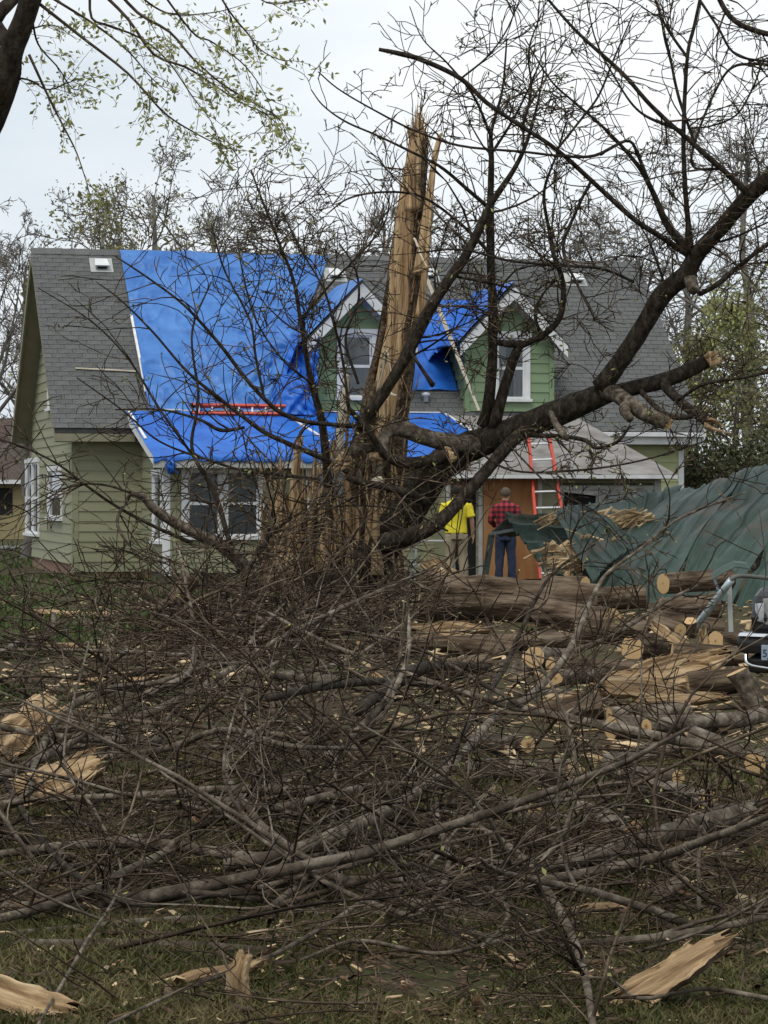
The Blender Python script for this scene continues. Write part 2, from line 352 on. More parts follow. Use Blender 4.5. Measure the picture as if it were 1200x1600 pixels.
# ------------------------------------------------------------------ the house (local frame: x along the front, y to the back)
TH = R(14.2)
HO = np.array([-515 / 4000 * 50, 50.0, 0.0])
hxv = np.array([cos(TH), sin(TH), 0]); hyv = np.array([-sin(TH), cos(TH), 0])
def Hw(x, y, z): return HO + hxv * x + hyv * y + np.array([0, 0, z])
def Hloc(p): d = np.asarray(p) - HO; return np.array([d @ hxv, d @ hyv, d[2]])
def unproj(px, py, n, c):
    Nn = n[0] * hxv + n[1] * hyv + np.array([0, 0, n[2]]); r = np.array([(px - 600) / F, 1, (HORIZON - py) / F]); e = np.array([0, 0, EYE])
    t = (c + Nn @ HO - Nn @ e) / (Nn @ r); return Hloc(e + t * r)
SL = .9625; EZ = 2.94; LEN = 13.5; RY = 4.0; RZ = EZ + SL * RY
roof_pt = lambda px, py, off=0.0: unproj(px, py, (0, -SL, 1), EZ + off)
def hfront(px, py, y): return unproj(px, py, (0, 1, 0), y)
def hside(px, py, x): return unproj(px, py, (1, 0, 0), x)
def at_house(o): o.location = HO; o.rotation_euler = (0, 0, TH); return o

house = empty('house', HO, TH, 'pale green clapboard house with grey shingle roof and two gabled dormers', 'house')
me = bpy.data.meshes.new('siding_board')
me.from_pydata([(0, -.026, 0), (1, -.026, 0), (1, 0, 0), (0, 0, 0), (0, -.006, 1), (1, -.006, 1), (1, 0, 1), (0, 0, 1)], [], [(0, 3, 2, 1), (4, 5, 6, 7), (0, 1, 5, 4), (1, 2, 6, 5), (2, 3, 7, 6), (3, 0, 4, 7)])
BOARD = {}
for k in ('olive', 'sage', 'yolive'):
    b_ = me.copy(); b_.materials.append(M[k]); BOARD[k] = b_
def siding(wall, kind, face, c, u0, u1, z0, z1, openings=(), expo=.2, lim=None):
    """boards on a wall: face 'f' (towards -y, at y=c), 'l' (towards -x, at x=c); u runs along the wall"""
    z = z0; 
    while z < z1 - .02:
        h = min(expo, z1 - z); a, b = u0, u1
        if lim: a, b = lim(z + h * .6)
        segs = [(a, b)]
        for (o0, o1, p0, p1) in openings:
            if p0 < z + h * .5 < p1:
                segs = [s for q in segs for s in ((q[0], min(q[1], o0)), (max(q[0], o1), q[1])) if s[1] - s[0] > .03]
        for (s0, s1) in segs:
            if s1 - s0 < .03: continue
            o = bpy.data.objects.new('siding_board', BOARD[kind]); C.objects.link(o); o.parent = wall
            o.scale = (s1 - s0, 1, h * 1.02 + .012)
            if face == 'f': o.location = (s0, c, z)
            else: o.location = (c, s1, z); o.rotation_euler = (0, 0, -pi / 2)
        z += expo
def window(parent, face, c, u0, u1, z0, z1, case=.1, sash=.045, back='blind', frame='white', mull=0, rail=True, broken=False):
    """a window: casing, sill, sashes; panes and what hangs behind them are sub-parts"""
    def T(u, d, z): return (u, c + d, z) if face == 'f' else (c + d, u, z)     # d: depth, negative is outward
    def B(bx, ua, ub, da, db, za, zb):
        p = T(ua, da, za); q = T(ub, db, zb); bx.box(min(p[0], q[0]), max(p[0], q[0]), min(p[1], q[1]), max(p[1], q[1]), za, zb)
    f = Bx(); d0, d1 = -.05, .04
    B(f, u0 - case, u0, d0, d1, z0, z1); B(f, u1, u1 + case, d0, d1, z0, z1)
    B(f, u0 - case - .02, u1 + case + .02, d0 - .015, d1, z1, z1 + case * 1.15)
    B(f, u0 - case - .03, u1 + case + .03, d0 - .05, d1, z0 - .06, z0)
    w = f.build('window', M[frame], parent)
    n = mull + 1; cells = []
    for k in range(n):
        a = u0 + (u1 - u0) * k / n + (case * .5 if k else 0); b = u0 + (u1 - u0) * (k + 1) / n - (case * .5 if k < n - 1 else 0); cells.append((a, b))
        if k:
            m = Bx(); mu = u0 + (u1 - u0) * k / n; B(m, mu - case * .5, mu + case * .5, d0 + .002, d1, z0, z1); m.build('mullion', M[frame], w)
    for (a, b) in cells:
        s = Bx(); zm = (z0 + z1) / 2
        B(s, a, a + sash, -.02, .02, z0, z1); B(s, b - sash, b, -.02, .02, z0, z1)
        B(s, a + sash, b - sash, -.02, .02, z0, z0 + sash); B(s, a + sash, b - sash, -.02, .02, z1 - sash, z1)
        if rail: B(s, a + sash, b - sash, -.025, .02, zm - .03, zm + .03)
        s.build('sash', M[frame], w)
        rows = [(z0 + sash, zm - .03), (zm + .03, z1 - sash)] if rail else [(z0 + sash, z1 - sash)]
        for (q0, q1) in rows:
            if broken: continue
            g = Bx(); B(g, a + sash, b - sash, .0, .005, q0, q1); g.build('pane', M['glass'], w)
        k = Bx(); B(k, a, b, .022, .026, z0, z1); k.build('interior', M['dark'], w)
        if back == 'blind':
            k = Bx(); B(k, a + .01, b - .01, .012, .015, z0, z1); k.build('insect_screen', M['blind'], w)
        elif back == 'curtain':
            for (e0, e1) in ((a, a + (b - a) * .34), (b - (b - a) * .4, b)):
                k = Bx(); nn = 9
                for t in range(nn):
                    s0 = e0 + (e1 - e0) * t / nn; B(k, s0, e0 + (e1 - e0) * (t + 1) / nn, .009 + .004 * (t % 2), .013 + .004 * (t % 2), z0, z1)
                k.build('curtain', M['curtain'], w)
    return w
def vtrim(parent, x0, x1, y0, y1, z0, z1, mat='white', name='corner_board'):
    return Bx().box(x0, x1, y0, y1, z0, z1).build(name, M[mat], parent)
def zroof(y): return EZ + SL * min(y, 2 * RY - y)

# --- left gable wall
WX = .42; WXR = LEN - .3; WY = .42; WYB = 7.58
gw = poly('wall', [(WX + .03, WY + .03, 0), (WX + .03, WYB, 0), (WX + .03, WYB, zroof(WYB) - .15), (WX + .03, RY, RZ - .2), (WX + .03, WY + .03, zroof(WY) - .15)], [(0, 1, 2, 3, 4)], M['backing'], house)
def glim(z):
    d = max(0, (z + .12 - EZ) / SL)
    return (max(WY, d), min(WYB, 8 - d))
ow1 = (3.35, 4.3, 3.45, 5.2); 
a = hside(98, 735, WX); b = hside(78, 808, WX); ow2 = (a[1], b[1], b[2], a[2])
a = hside(62, 722, WX); b = hside(43, 832, WX); ow3 = (a[1], b[1], b[2], a[2])
siding(gw, 'olive', 'l', WX, WY, WYB, .25, RZ - .3, [(o[0] - .1, o[1] + .1, o[2] - .06, o[3] + .1) for o in (ow1, ow2, ow3)], .2, glim)
for o, mu in ((ow1, 0), (ow2, 0), (ow3, 1)): window(gw, 'l', WX, *o, case=.09, mull=mu)
fb = Bx(); fb.box(WX + .02, WX + .25, WY + .03, WYB, 0, .30); fb.build('foundation', M['brick'], house)
vtrim(house, WX - .03, WX + .10, WY - .03, WY + .10, .1, 2.86, 'olive')
# --- main front wall, left of the sun room
SRX = 1.79; SRY = -2.4; SRX1 = 7.02; PY = -3.4; PX1 = 11.27
mw = poly('wall', [(WX + .1, WY + .03, 0), (WXR, WY + .03, 0), (WXR, WY + .03, 3.0), (WX + .1, WY + .03, 3.0)], [(0, 1, 2, 3)], M['backing'], house)
siding(mw, 'olive', 'f', WY, WX + .1, SRX + .05, .1, 2.9)
siding(mw, 'yolive', 'f', WY, PX1 - .1, WXR - .1, .3, 2.88)
vtrim(house, WXR - .1, WXR + .02, WY - .03, WY + .1, .1, 2.86, 'white')
for x0_, x1_ in ((WX + .1, SRX), (PX1, WXR)): Bx().box(x0_, x1_, WY + .02, WY + .2, 0, .3).build('foundation', M['brick'], house)
# back and right gable, plain
poly('wall', [(WXR, WY, 0), (WXR, WYB, 0), (WXR, WYB, zroof(WYB) - .15), (WXR, RY, RZ - .2), (WXR, WY, zroof(WY) - .15)], [(0, 1, 2, 3, 4)], M['yolive'], house)
poly('wall', [(WX, WYB, 0), (WXR, WYB, 0), (WXR, WYB, 3.0), (WX, WYB, 3.0)], [(0, 1, 2, 3)], M['olive'], house)

# --- main roof
def slope_slab(bx, pts, th):       # pts: corners counter-clockwise from above; thickness straight down
    bx.prism(pts, (0, 0, -th))
rf = Bx()
slope_slab(rf, [(0, 0, EZ), (LEN, 0, EZ), (LEN, RY, RZ), (0, RY, RZ)], .11)
slope_slab(rf, [(0, RY, RZ), (LEN, RY, RZ), (LEN, 2 * RY, EZ), (0, 2 * RY, EZ)], .11)
roof = rf.build('roof', M['deck'], house)
# shingles: tabs laid course by course; the ones that show largest are objects, the rest one joined part
TABW, TABE = .305, .139
sl = sqrt(1 + SL * SL); uy, uz = 1 / sl, SL / sl; ny_, nz_ = -SL / sl, 1 / sl
def tab_verts(x, s, w, l, t):
    out = []
    for (dx, ds, dt) in ((.006, 0, t), (w - .006, 0, t), (w - .006, l, .004), (.006, l, .004), (.006, 0, 0), (w - .006, 0, 0)):
        yy = (s + ds) * uy + dt * ny_; zz = EZ + (s + ds) * uz + dt * nz_; out.append((x + dx, yy, zz))
    return out
D1 = (6.2, .40, 7.02); D2 = (9.4, .40, 10.32)
def covered(x, y):
    if 2.1 < x < 5.0 + max(0, (y - 1.9)) * .62: return True
    for cxd in (6.2, 9.4):
        if abs(x - cxd) < .8 and y < 2.2: return True
    if y < .25 and 1.6 < x < 10.7: return True
    return False
tabm = bpy.data.meshes.new('shingle')
v0 = np.array(tab_verts(0, 0, TABW, TABE * 1.25, .014)) - np.array([0, 0, EZ])
TF = [(0, 1, 2, 3), (4, 5, 1, 0), (4, 0, 3), (5, 2, 1)]
tabm.from_pydata([tuple(v) for v in v0], [], TF); tabm.materials.append(M['shingle'])
tabs = []
ncourse = int(RY * sl / TABE)
for k in range(ncourse):
    s = k * TABE - .02; off = (k % 2) * TABW * .5 + rnd.uniform(-.02, .02)
    x = -.03 - (off if off > 0 else 0)
    while x < LEN:
        xc = x + TABW / 2; y = s * uy
        if x > -.3 and x < LEN and not covered(xc, y): tabs.append((xc < 2.0, -s if xc < 2 else -99 - s, x, s))
        x += TABW
tabs.sort(reverse=True)
VV = []; FF = []
for n_, (_, _, x, s) in enumerate(tabs):
    if x < -.035 or x + TABW > LEN + .035:
        x0_ = max(x, -.035); w_ = min(x + TABW, LEN + .035) - x0_
        if w_ > .04:
            b0 = len(VV); VV += tab_verts(x0_, s, w_, TABE * 1.25, .014); FF += [[b0 + i for i in f] for f in TF]
    elif n_ < 310:
        o = bpy.data.objects.new('shingle', tabm); C.objects.link(o); o.parent = roof
        o.location = (x, s * uy, EZ + s * uz + rnd.uniform(0, .003))
    else:
        b0 = len(VV); dz = rnd.uniform(0, .004)
        VV += [(a_, b_, c_ + dz) for a_, b_, c_ in tab_verts(x, s, TABW, TABE * 1.25, .014)]; FF += [[b0 + i for i in f] for f in TF]
o = poly('shingles', VV, FF, M['shingle'], roof); o['kind'] = 'stuff'
rc = Bx()
for k in range(int(LEN / .3)):
    x0 = k * .3; t = .012 + .004 * (k % 2)
    rc.prism([(x0, RY - .14, RZ - .14 * SL + .02 + t), (x0 + .31, RY - .14, RZ - .14 * SL + .03 + t), (x0 + .31, RY, RZ + .03 + t), (x0, RY, RZ + .02 + t)], (0, 0, -.012))
    rc.prism([(x0, RY, RZ + .02 + t), (x0 + .31, RY, RZ + .03 + t), (x0 + .31, RY + .14, RZ - .14 * SL + .03 + t), (x0, RY + .14, RZ - .14 * SL + .02 + t)], (0, 0, -.012))
rc.build('ridge_caps', M['shingle'], roof)
# rake boards, soffit, fascia and gutter
for xe, nm in ((0, 'beige'), (LEN - .035, 'white')):
    k = Bx()
    for (ya, za, yb, zb) in ((0, EZ, RY, RZ), (RY, RZ, 2 * RY, EZ)):
        k.prism([(xe - .012 if xe == 0 else xe + .047, ya, za - .01), (xe - .012 if xe == 0 else xe + .047, yb, zb - .01), (xe - .012 if xe == 0 else xe + .047, yb, zb - .25), (xe - .012 if xe == 0 else xe + .047, ya, za - .25)], (.04 if xe == 0 else -.04, 0, 0))
    k.build('rake_board', M[nm], house)
k = Bx()
for (ya, za, yb, zb) in ((.02, EZ, RY, RZ), (RY, RZ, 2 * RY - .02, EZ)):
    k.prism([(.03, ya, za - .13), (.03, yb, zb - .13), (WX + .03, yb, zb - .13), (WX + .03, ya, za - .13)], (0, 0, -.03))
k.build('gable_soffit', M['beige'], house)
Bx().box(.03, SRX - .2, .005, .03, EZ - .27, EZ - .115).build('fascia', M['beige'], house)
Bx().box(.03, LEN - .05, .035, WY + .02, EZ - .28, EZ - .255).build('soffit', M['beige'], house)
k = Bx(); k.box(10.9, LEN + .02, -.12, -.005, EZ - .115, EZ - .025); k.build('gutter', M['white'], house, .01)
Bx().box(10.9, LEN - .05, .005, .03, EZ - .27, EZ - .115).build('fascia', M['white'], house)
# roof vents
for px, py in ((158, 415), (523, 430), (668, 430), (898, 437)):
    c_ = roof_pt(px, py); k = Bx()
    def rp_(dx, ds, dn): return (c_[0] + dx, c_[1] + ds * uy + dn * ny_, c_[2] + ds * uz + dn * nz_)
    k.hexa([rp_(-.13, -.13, .01), rp_(.13, -.13, .01), rp_(.11, .12, .01), rp_(-.11, .12, .01), rp_(-.16, -.17, .15), rp_(.16, -.17, .15), rp_(.13, .14, .08), rp_(-.13, .14, .08)])
    v = k.build('roof_vent', M['white'], house, .008)
    k = Bx(); k.hexa([rp_(-.24, -.24, .018), rp_(.24, -.24, .018), rp_(.24, .22, .018), rp_(-.24, .22, .018), rp_(-.24, -.24, .024), rp_(.24, -.24, .024), rp_(.24, .22, .024), rp_(-.24, .22, .024)])
    k.build('flashing', M['greytrim'], v)
    k = Bx(); k.hexa([rp_(-.10, -.172, .06), rp_(.10, -.172, .06), rp_(.10, -.14, .06), rp_(-.10, -.14, .06), rp_(-.10, -.174, .10), rp_(.10, -.174, .10), rp_(.10, -.14, .10), rp_(-.10, -.14, .10)])
    k.build('louvre', M['dark'], v)

# --- dormers
def dormer(cx, x0, x1, win, back):
    d = poly('dormer', [(x0 + .02, .42, 3.3), (x1 - .02, .42, 3.3), (x1 - .02, .42, 4.95), (cx, .42, 5.85), (x0 + .02, .42, 4.95)], [(0, 1, 2, 3, 4)], M['backing'], house)
    az = 5.96; ez = az - 1.2; run = 1.13
    def lim(z):
        w = min(1.0, max(0, (az - .22 - z) / (1.2 / run)))
        return (max(x0, cx - w), min(x1, cx + w))
    wu0, wu1, wz0, wz1 = win
    siding(d, 'sage', 'f', .40, x0, x1, 3.34, 5.75, [(wu0 - .12, wu1 + .12, wz0 - .08, wz1 + .12)], .2, lim)
    window(d, 'f', .40, wu0, wu1, wz0, wz1, case=.11, back=back)
    for xs in (x0, x1):        # cheeks
        ch = poly('cheek', [(xs, .42, 3.33), (xs, 2.15, zroof(2.15)), (xs, 2.15, 4.95), (xs, .42, 4.95)], [(0, 1, 2, 3)], M['backing'], d)
        z = 3.4
        while z < 4.85 and xs == x0:
            ye = max(.45, (z + .05 - EZ) / SL); o = bpy.data.objects.new('siding_board', BOARD['sage']); C.objects.link(o); o.parent = d
            o.location = (xs - .003, ye, z); o.rotation_euler = (0, 0, -pi / 2); o.scale = (ye - .40, 1, .212); z += .2
    Bx().box(x0 - .03, x0 + .07, .36, .46, 3.32, 4.9).build('corner_board', M['sage'], d)
    Bx().box(x1 - .07, x1 + .03, .36, .46, 3.32, 4.9).build('corner_board', M['sage'], d)
    r = Bx()
    yb = (az - EZ) / SL; ye = (ez - EZ) / SL
    for sg in (-1, 1):
        pts = [(cx, .04, az), (cx, yb, az), (cx + sg * run, ye, ez), (cx + sg * run, .04, ez)]
        r.prism(pts if sg < 0 else pts[::-1], (0, 0, -.07))
    dr = r.build('dormer_roof', M['shingle'], d)
    k = Bx()
    for sg in (-1, 1):
        a_, b_ = (cx, .03, az - .072), (cx + sg * (run + .02), .03, ez - .072)
        k.prism([a_, b_, (b_[0], .03, b_[2] - .24), (a_[0], .03, a_[2] - .27)], (0, .035, 0))
    k.build('rake_board', M['white'], d)
    k = Bx()
    for sg in (-1, 1):
        a_, b_ = (cx, .066, az - .10), (cx + sg * run, .066, ez - .10)
        pts = [a_, b_, (b_[0], .40, b_[2]), (a_[0], .40, a_[2])]
        k.prism(pts, (0, 0, -.03))
    k.build('dormer_soffit', M['white'], d)
    # frieze under the rakes, the wide pale band of the gable
    k = Bx()
    for sg in (-1, 1):
        a_, b_ = (cx, .375, az - .13), (cx + sg * 1.0, .375, az - .13 - 1.0 * 1.2 / run)
        k.prism([a_, b_, (b_[0], .375, b_[2] - .12), (a_[0], .375, a_[2] - .28)], (0, .02, 0))
    k.build('frieze_board', M['greytrim'], d)
    return d
dormer(6.2, 5.37, 7.03, (5.86, 6.48, 3.6, 4.86), 'blind')
dormer(9.4, 8.47, 10.33, (9.13, 9.73, 3.6, 4.86), 'curtain')

# --- sun room on the left and enclosed porch on the right under one low roof
SZ = lambda y: 3.154 + .299 * y
def shed(x, y, dz=0.0): return (x, y, SZ(y) + dz)
sr = Bx()
sr.prism([shed(1.49, .30), shed(1.55, -2.8), shed(6.95, -2.8), shed(6.95, .30)], (0, 0, -.10))
sr.prism([shed(6.95, .30), shed(6.95, -3.8), shed(11.47, -3.8), shed(10.8, .30)], (0, 0, -.10))
sr.prism([shed(10.8, .30, -.003), shed(11.47, -3.8, -.003), (11.75, .30, 2.35)], (0, 0, -.05))
proof = sr.build('porch_roof', M['roof_felt'], house)
k = Bx()
k.box(1.5, 6.93, -2.83, -2.79, SZ(-2.8) - .19, SZ(-2.8) - .02); k.build('fascia', M['greytrim'], house)
k = Bx(); k.box(6.98, 11.48, -3.84, -3.80, SZ(-3.8) - .085, SZ(-3.8) - .015); k.build('fascia', M['white'], house)
k = Bx(); k.prism([(1.47, .25, SZ(.25) - .02), (1.53, -2.8, SZ(-2.8) - .02), (1.53, -2.8, SZ(-2.8) - .18), (1.47, .25, SZ(.25) - .18)], (.03, 0, 0)); k.build('rake_board', M['white'], house)
# sun room walls
sw = poly('wall', [(SRX, SRY + .03, 0), (SRX1, SRY + .03, 0), (SRX1, SRY + .03, 2.36), (SRX, SRY + .03, 2.36)], [(0, 1, 2, 3)], M['backing'], house)
a = hfront(292, 735, SRY); b = hfront(404, 838, SRY)
o1 = (a[0], b[0], b[2], a[2]); o2 = (4.6, 6.2, b[2], a[2])
siding(sw, 'olive', 'f', SRY, SRX, SRX1, .15, 2.32, [(q[0] - .12, q[1] + .12, q[2] - .06, q[3] + .12) for q in (o1, o2)])
window(sw, 'f', SRY, *o1, case=.11, mull=1); window(sw, 'f', SRY, *o2, case=.11, mull=1)
ss = poly('wall', [(SRX + .03, SRY, 0), (SRX + .03, WY, 0), (SRX + .03, WY, SZ(WY) - .1), (SRX + .03, SRY, SZ(SRY) - .1)], [(0, 1, 2, 3)], M['backing'], house)
siding(ss, 'olive', 'l', SRX, SRY, WY, .15, 2.5, [(-2.2, -1.1, .68, 2.08)], .2)
window(ss, 'l', SRX, -2.1, -1.2, .75, 2.0, case=.09)
vtrim(house, SRX - .04, SRX + .09, SRY - .045, SRY + .09, .1, 2.36, 'white')
vtrim(house, SRX + .095, SRX + .2, SRY - .035, SRY + .02, .1, 2.36, 'olive')
Bx().box(SRX - .006, SRX + .02, -.2, -.1, 0, 2.45).build('downpipe', M['ply'], house)
# porch walls
pw = poly('wall', [(SRX1, PY + .03, 0), (PX1, PY + .03, 0), (PX1, PY + .03, 2.1), (SRX1, PY + .03, 2.1)], [(0, 1, 2, 3)], M['backing'], house)
siding(pw, 'olive', 'f', PY, SRX1, PX1, .05, 2.02, [(7.68, 8.82, -1, 2.3), (9.2, 11.12, .95, 1.82), (7.08, 7.58, -1, 1.95)])
pl = poly('wall', [(SRX1, PY, 0), (SRX1, SRY, 0), (SRX1, SRY, 2.3), (SRX1, PY, 2.05)], [(0, 1, 2, 3)], M['olive'], house)
poly('wall', [(PX1, PY, 0), (PX1, WY, 0), (PX1, WY, 2.9), (PX1, PY, 2.05)], [(0, 1, 2, 3)], M['olive'], house)
vtrim(house, SRX1 - .02, SRX1 + .05, PY - .04, PY + .05, .05, 2.0, 'greytrim')
vtrim(house, 7.62, 7.70, PY - .045, PY + .02, .02, 2.0, 'greytrim', 'door_trim')
vtrim(house, 8.80, 8.88, PY - .045, PY + .02, .02, 2.0, 'greytrim', 'door_trim')
vtrim(house, PX1 - .12, PX1 + .02, PY - .045, PY + .02, .05, 2.02, 'greytrim')
Bx().box(8.92, PX1 - .14, PY - .04, PY + .02, 1.90, 2.03).build('frieze_board', M['beige'], house)
d = Bx(); d.box(7.08, 7.58, PY + .02, PY + .05, .05, 1.95); dd = d.build('door', M['dark'], house)  # door widened; its extra dark width stands in for the shaded wall
Bx().box(7.14, 7.36, PY + .0, PY + .018, 1.35, 1.85).build('door_pane', M['ply'], dd)
Bx().box(7.05, 7.09, PY - .02, PY + .018, .1, 1.97).box(7.58, 7.615, PY - .02, PY + .018, .1, 1.97).build('door_frame', M['beige'], dd)
w1 = window(pw, 'f', PY, 9.28, 10.02, 1.0, 1.72, case=.07, back='none', frame='greytrim', rail=False, broken=True)
window(pw, 'f', PY, 10.12, 11.04, 1.0, 1.72, case=.07, back='blind', frame='greytrim', rail=False)
k = Bx(); k.prism([(9.3, PY - .055, 1.72), (10.0, PY - .055, 1.70), (10.0, PY - .055, 1.60), (9.3, PY - .055, 1.68)], (0, .02, 0)); k.build('torn_blind', M['curtain'], w1)
# plywood boarded over the doorway
k = Bx(); k.prism([(7.71, PY - .07, .02), (8.79, PY - .07, .02), (8.79, PY - .07, 1.97), (7.71, PY - .07, 1.97)], (0, .025, 0)); ply = k.build('plywood_sheet', M['ply'])
at_house(ply); tag(ply, 'orange brown plywood sheet boarded over the porch doorway behind the men', 'plywood')
# satellite-like round vent cap on the strip of shingles between the dormers
c_ = roof_pt(665, 628); T_ = Tubes(); T_.add([(c_[0], c_[1] - .02, c_[2]), (c_[0], c_[1] - .02, c_[2] + .12), (c_[0], c_[1] - .02, c_[2] + .13), (c_[0], c_[1] - .02, c_[2] + .18), (c_[0], c_[1] - .02, c_[2] + .2)], [.05, .05, .09, .08, .005], 10)
T_.build('pipe_vent', M['white'], house)

# ------------------------------------------------------------------ tarps
def tarp_grid(name, fn, nu, nv, mat, label, th=.004, extra=None, parts=None):
    U, V = np.meshgrid(np.linspace(0, 1, nu), np.linspace(0, 1, nv))
    X = fn(U, V)
    V3 = X.reshape(-1, 3); i = (np.arange(nv - 1)[:, None] * nu + np.arange(nu - 1)[None, :]).ravel()
    Q = np.stack([i, i + 1, i + nu + 1, i + nu], 1)
    me_ = mesh_np(name, V3, Q, True); me_.materials.append(M[mat])
    o = bpy.data.objects.new(name, me_); C.objects.link(o); at_house(o)
    m = o.modifiers.new('thick', 'SOLIDIFY'); m.thickness = th; m.offset = 0
    return tag(o, label, 'tarp', 'blue tarps covering the damaged roof')
def f_main(U, V):      # V 0 at eave end, 1 over the ridge
    s = -.02 + V * 1.03; y = .30 + s * 3.72
    xl = 1.91 - .06 * V + .03 * vnoise(V * 6, V * 0, 4)
    xr = np.where(y < 1.75, 5.13, 5.13 + (y - 1.75) / 2.2 * 1.27)
    x = xl + U * (xr - xl)
    low = np.clip(1 - V * 1.9, 0, 1) * np.clip((U - .1) * 1.3, 0, 1)
    w = .030 + .018 * fbm(U * 3, V * 3, 2) + .016 * np.abs(vnoise(U * 2.1 + V * 1.5, V * 16 + U * 2.5, 8)) * (.3 + 2.8 * low)
    ridge = np.clip((U - .45) * 2, 0, 1) * .06 * np.exp(-((U - .62 - .22 * (1 - V)) / .035) ** 2)
    fan = np.clip((U - .55) * 2.2, 0, 1) * np.clip(1.15 - V, 0, 1) * .045 * vnoise(U * 4, (V - .35) * 9 / (.35 + (1.05 - U)), 12)
    dx_, dv_ = (1.0 - U), (V - .40) * 1.15; rr_ = np.sqrt(dx_ ** 2 + dv_ ** 2) + .02; an_ = np.arctan2(dv_, dx_ + .02)
    fan = fan + np.exp(-rr_ / .42) * (.26 * np.abs(vnoise(an_ * 5.5, rr_ * 3, 31)) + .09 * vnoise(an_ * 12, rr_ * 5, 33)) * np.clip(rr_ * 9, 0, 1) * np.clip(1.3 - V * 1.1, 0, 1)
    fan = fan + .05 * (1 - np.abs(vnoise(U * 4.5 + V * 2, V * 5 - U * 1.5, 41))) ** 6 + .035 * (1 - np.abs(vnoise(U * 9 - V * 3, V * 8 + U * 2, 43))) ** 7
    creases = .03 * np.exp(-((np.mod(V * 5 + .15 * vnoise(U * 3, V * 2, 7), 1) - .5) / .06) ** 2) + .010 * np.exp(-((np.mod(U * 4 + .1 * vnoise(V * 4, U, 8), 1) - .5) / .05) ** 2)
    fan = fan + creases
    w = w + ridge + fan + .10 * np.clip((U - .85) * 6, 0, 1) * np.clip(1 - V * 2, 0, 1) + .008 * vnoise(U * 30, V * 5, 3)
    w = np.maximum(w, .022)
    z = EZ + SL * np.minimum(y, 8 - y)
    return np.stack([x, y + w * ny_ * (y < 4), z + w * nz_], -1)
t1 = tarp_grid('tarp', f_main, 170, 150, 'tarp', 'large wrinkled blue tarp covering the main roof left of the dormers')
k = Bx()
for (pa, pb) in (((205, 492), (228, 612)),):
    a_ = roof_pt(*pa, .09); b_ = roof_pt(*pb, .09); k.bar(a_, b_, .05, .03)
k.build('batten', M['batten'], t1)
k = Bx(); a_ = roof_pt(233, 640, .12); b_ = roof_pt(282, 640, .12); k.bar(a_, b_, .06, .03); k.build('batten', M['batten'], t1)
k = Bx(); a_ = roof_pt(412, 641, .16); b_ = roof_pt(432, 640, .16); k.bar(a_, b_, .06, .03); k.build('batten', M['batten'], t1)
# bunched end hanging off the left dormer eave
def f_drape1(U, V):
    # V: 0 at dormer ridge .. .62 at the eave .. 1 hanging down; U along y
    y = -.0 + U * 2.6
    slope = np.minimum(V / .6, 1); hang = np.clip((V - .6) / .4, 0, 1)
    x = 6.2 - slope * 1.17 - .42 * hang * (1 + .4 * vnoise(U * 7, V * 3, 13)) - .05 * hang * vnoise(U * 9, V * 2, 3)
    z = 5.985 - slope * 1.24 - hang * (.35 + .95 * np.clip(U * 6, 0, 1)) * (.8 + .25 * vnoise(U * 6, U * 0, 5))
    z = np.maximum(z, EZ + SL * y + .06)
    w = .02 + .022 * vnoise(U * 5 + V * 3, V * 7, 6) + .035 * vnoise(U * 14, V * 2.5, 9) * hang
    return np.stack([x - w * .7, y - .05 * vnoise(V * 6, V * 2, 2) - .02 + .12 * hang, z + w * .7], -1)
tarp_grid('tarp', f_drape1, 70, 60, 'tarp', 'blue tarp draped over the left slope of the left dormer and hanging down')
def f_drape2(U, V):
    y = .0 + U * 2.9
    slope = np.minimum(V / .6, 1); hang = np.clip((V - .6) / .4, 0, 1)
    x = 9.4 - slope * 1.2 - .16 * hang * (1 + vnoise(U * 5, V * 2, 3)) - .10 * hang
    z = 5.985 - slope * 1.27 - hang * (.16 + .30 * np.clip(U * 1.6 - .1, 0, 1)) * (.9 + .4 * vnoise(U * 7, U * 0, 5))
    z = np.maximum(z, EZ + SL * y + .07)
    w = .025 + .025 * vnoise(U * 6 - V * 2, V * 7, 16) + .05 * vnoise(U * 12, V * 3, 19) * (hang + .2 * slope)
    return np.stack([x - w * .7, y - .03, z + w * .7], -1)
tarp_grid('tarp', f_drape2, 80, 60, 'tarp2', 'crumpled blue tarp over the left slope of the right dormer')
def f_mid(U, V):
    y = .84 + V * 1.45; x = 7.12 + U * (1.30 + .0 * V)
    w = .03 + .02 * vnoise(U * 3 + V * 4, V * 3, 6) + .03 * np.abs(vnoise(U * 6 + V * 5, V * 4 - U * 3, 9)) * (U > .3)
    return np.stack([x, y + w * ny_, EZ + SL * y + w * nz_], -1)
tarp_grid('tarp', f_mid, 50, 50, 'tarp2', 'blue tarp lying on the shingles between the two dormers')
def f_shed(U, V):
    # V 0 at the house .. .93 at the eave .. 1 hanging lip
    run = np.minimum(V / .93, 1); lip = np.clip((V - .93) / .07, 0, 1)
    y = .33 - run * (.33 + 2.83) - .02 * lip
    xr = np.where(y > -1.2, 8.02 + (.33 - y) * .12, np.where(y > -2.86, 8.2 - (-1.2 - y) * .72, 7.0))
    x = 1.45 + .05 * run + U * (xr - 1.45 - .05 * run)
    w = .022 + .008 * fbm(U * 6, V * 3, 3) + .03 * (1 - np.abs(vnoise(U * 16 + V * 3, V * 3 - U * 4, 7))) ** 5 + .02 * (1 - np.abs(vnoise(U * 30 - V * 4, V * 5, 17))) ** 5 + .012 * np.clip(V - .7, 0, 1) * vnoise(U * 40, V * 2, 5)
    z = SZ(y) + np.maximum(w, .014) - lip * (.09 + .03 * vnoise(U * 30, U * 0, 2))
    return np.stack([x, y, z], -1)
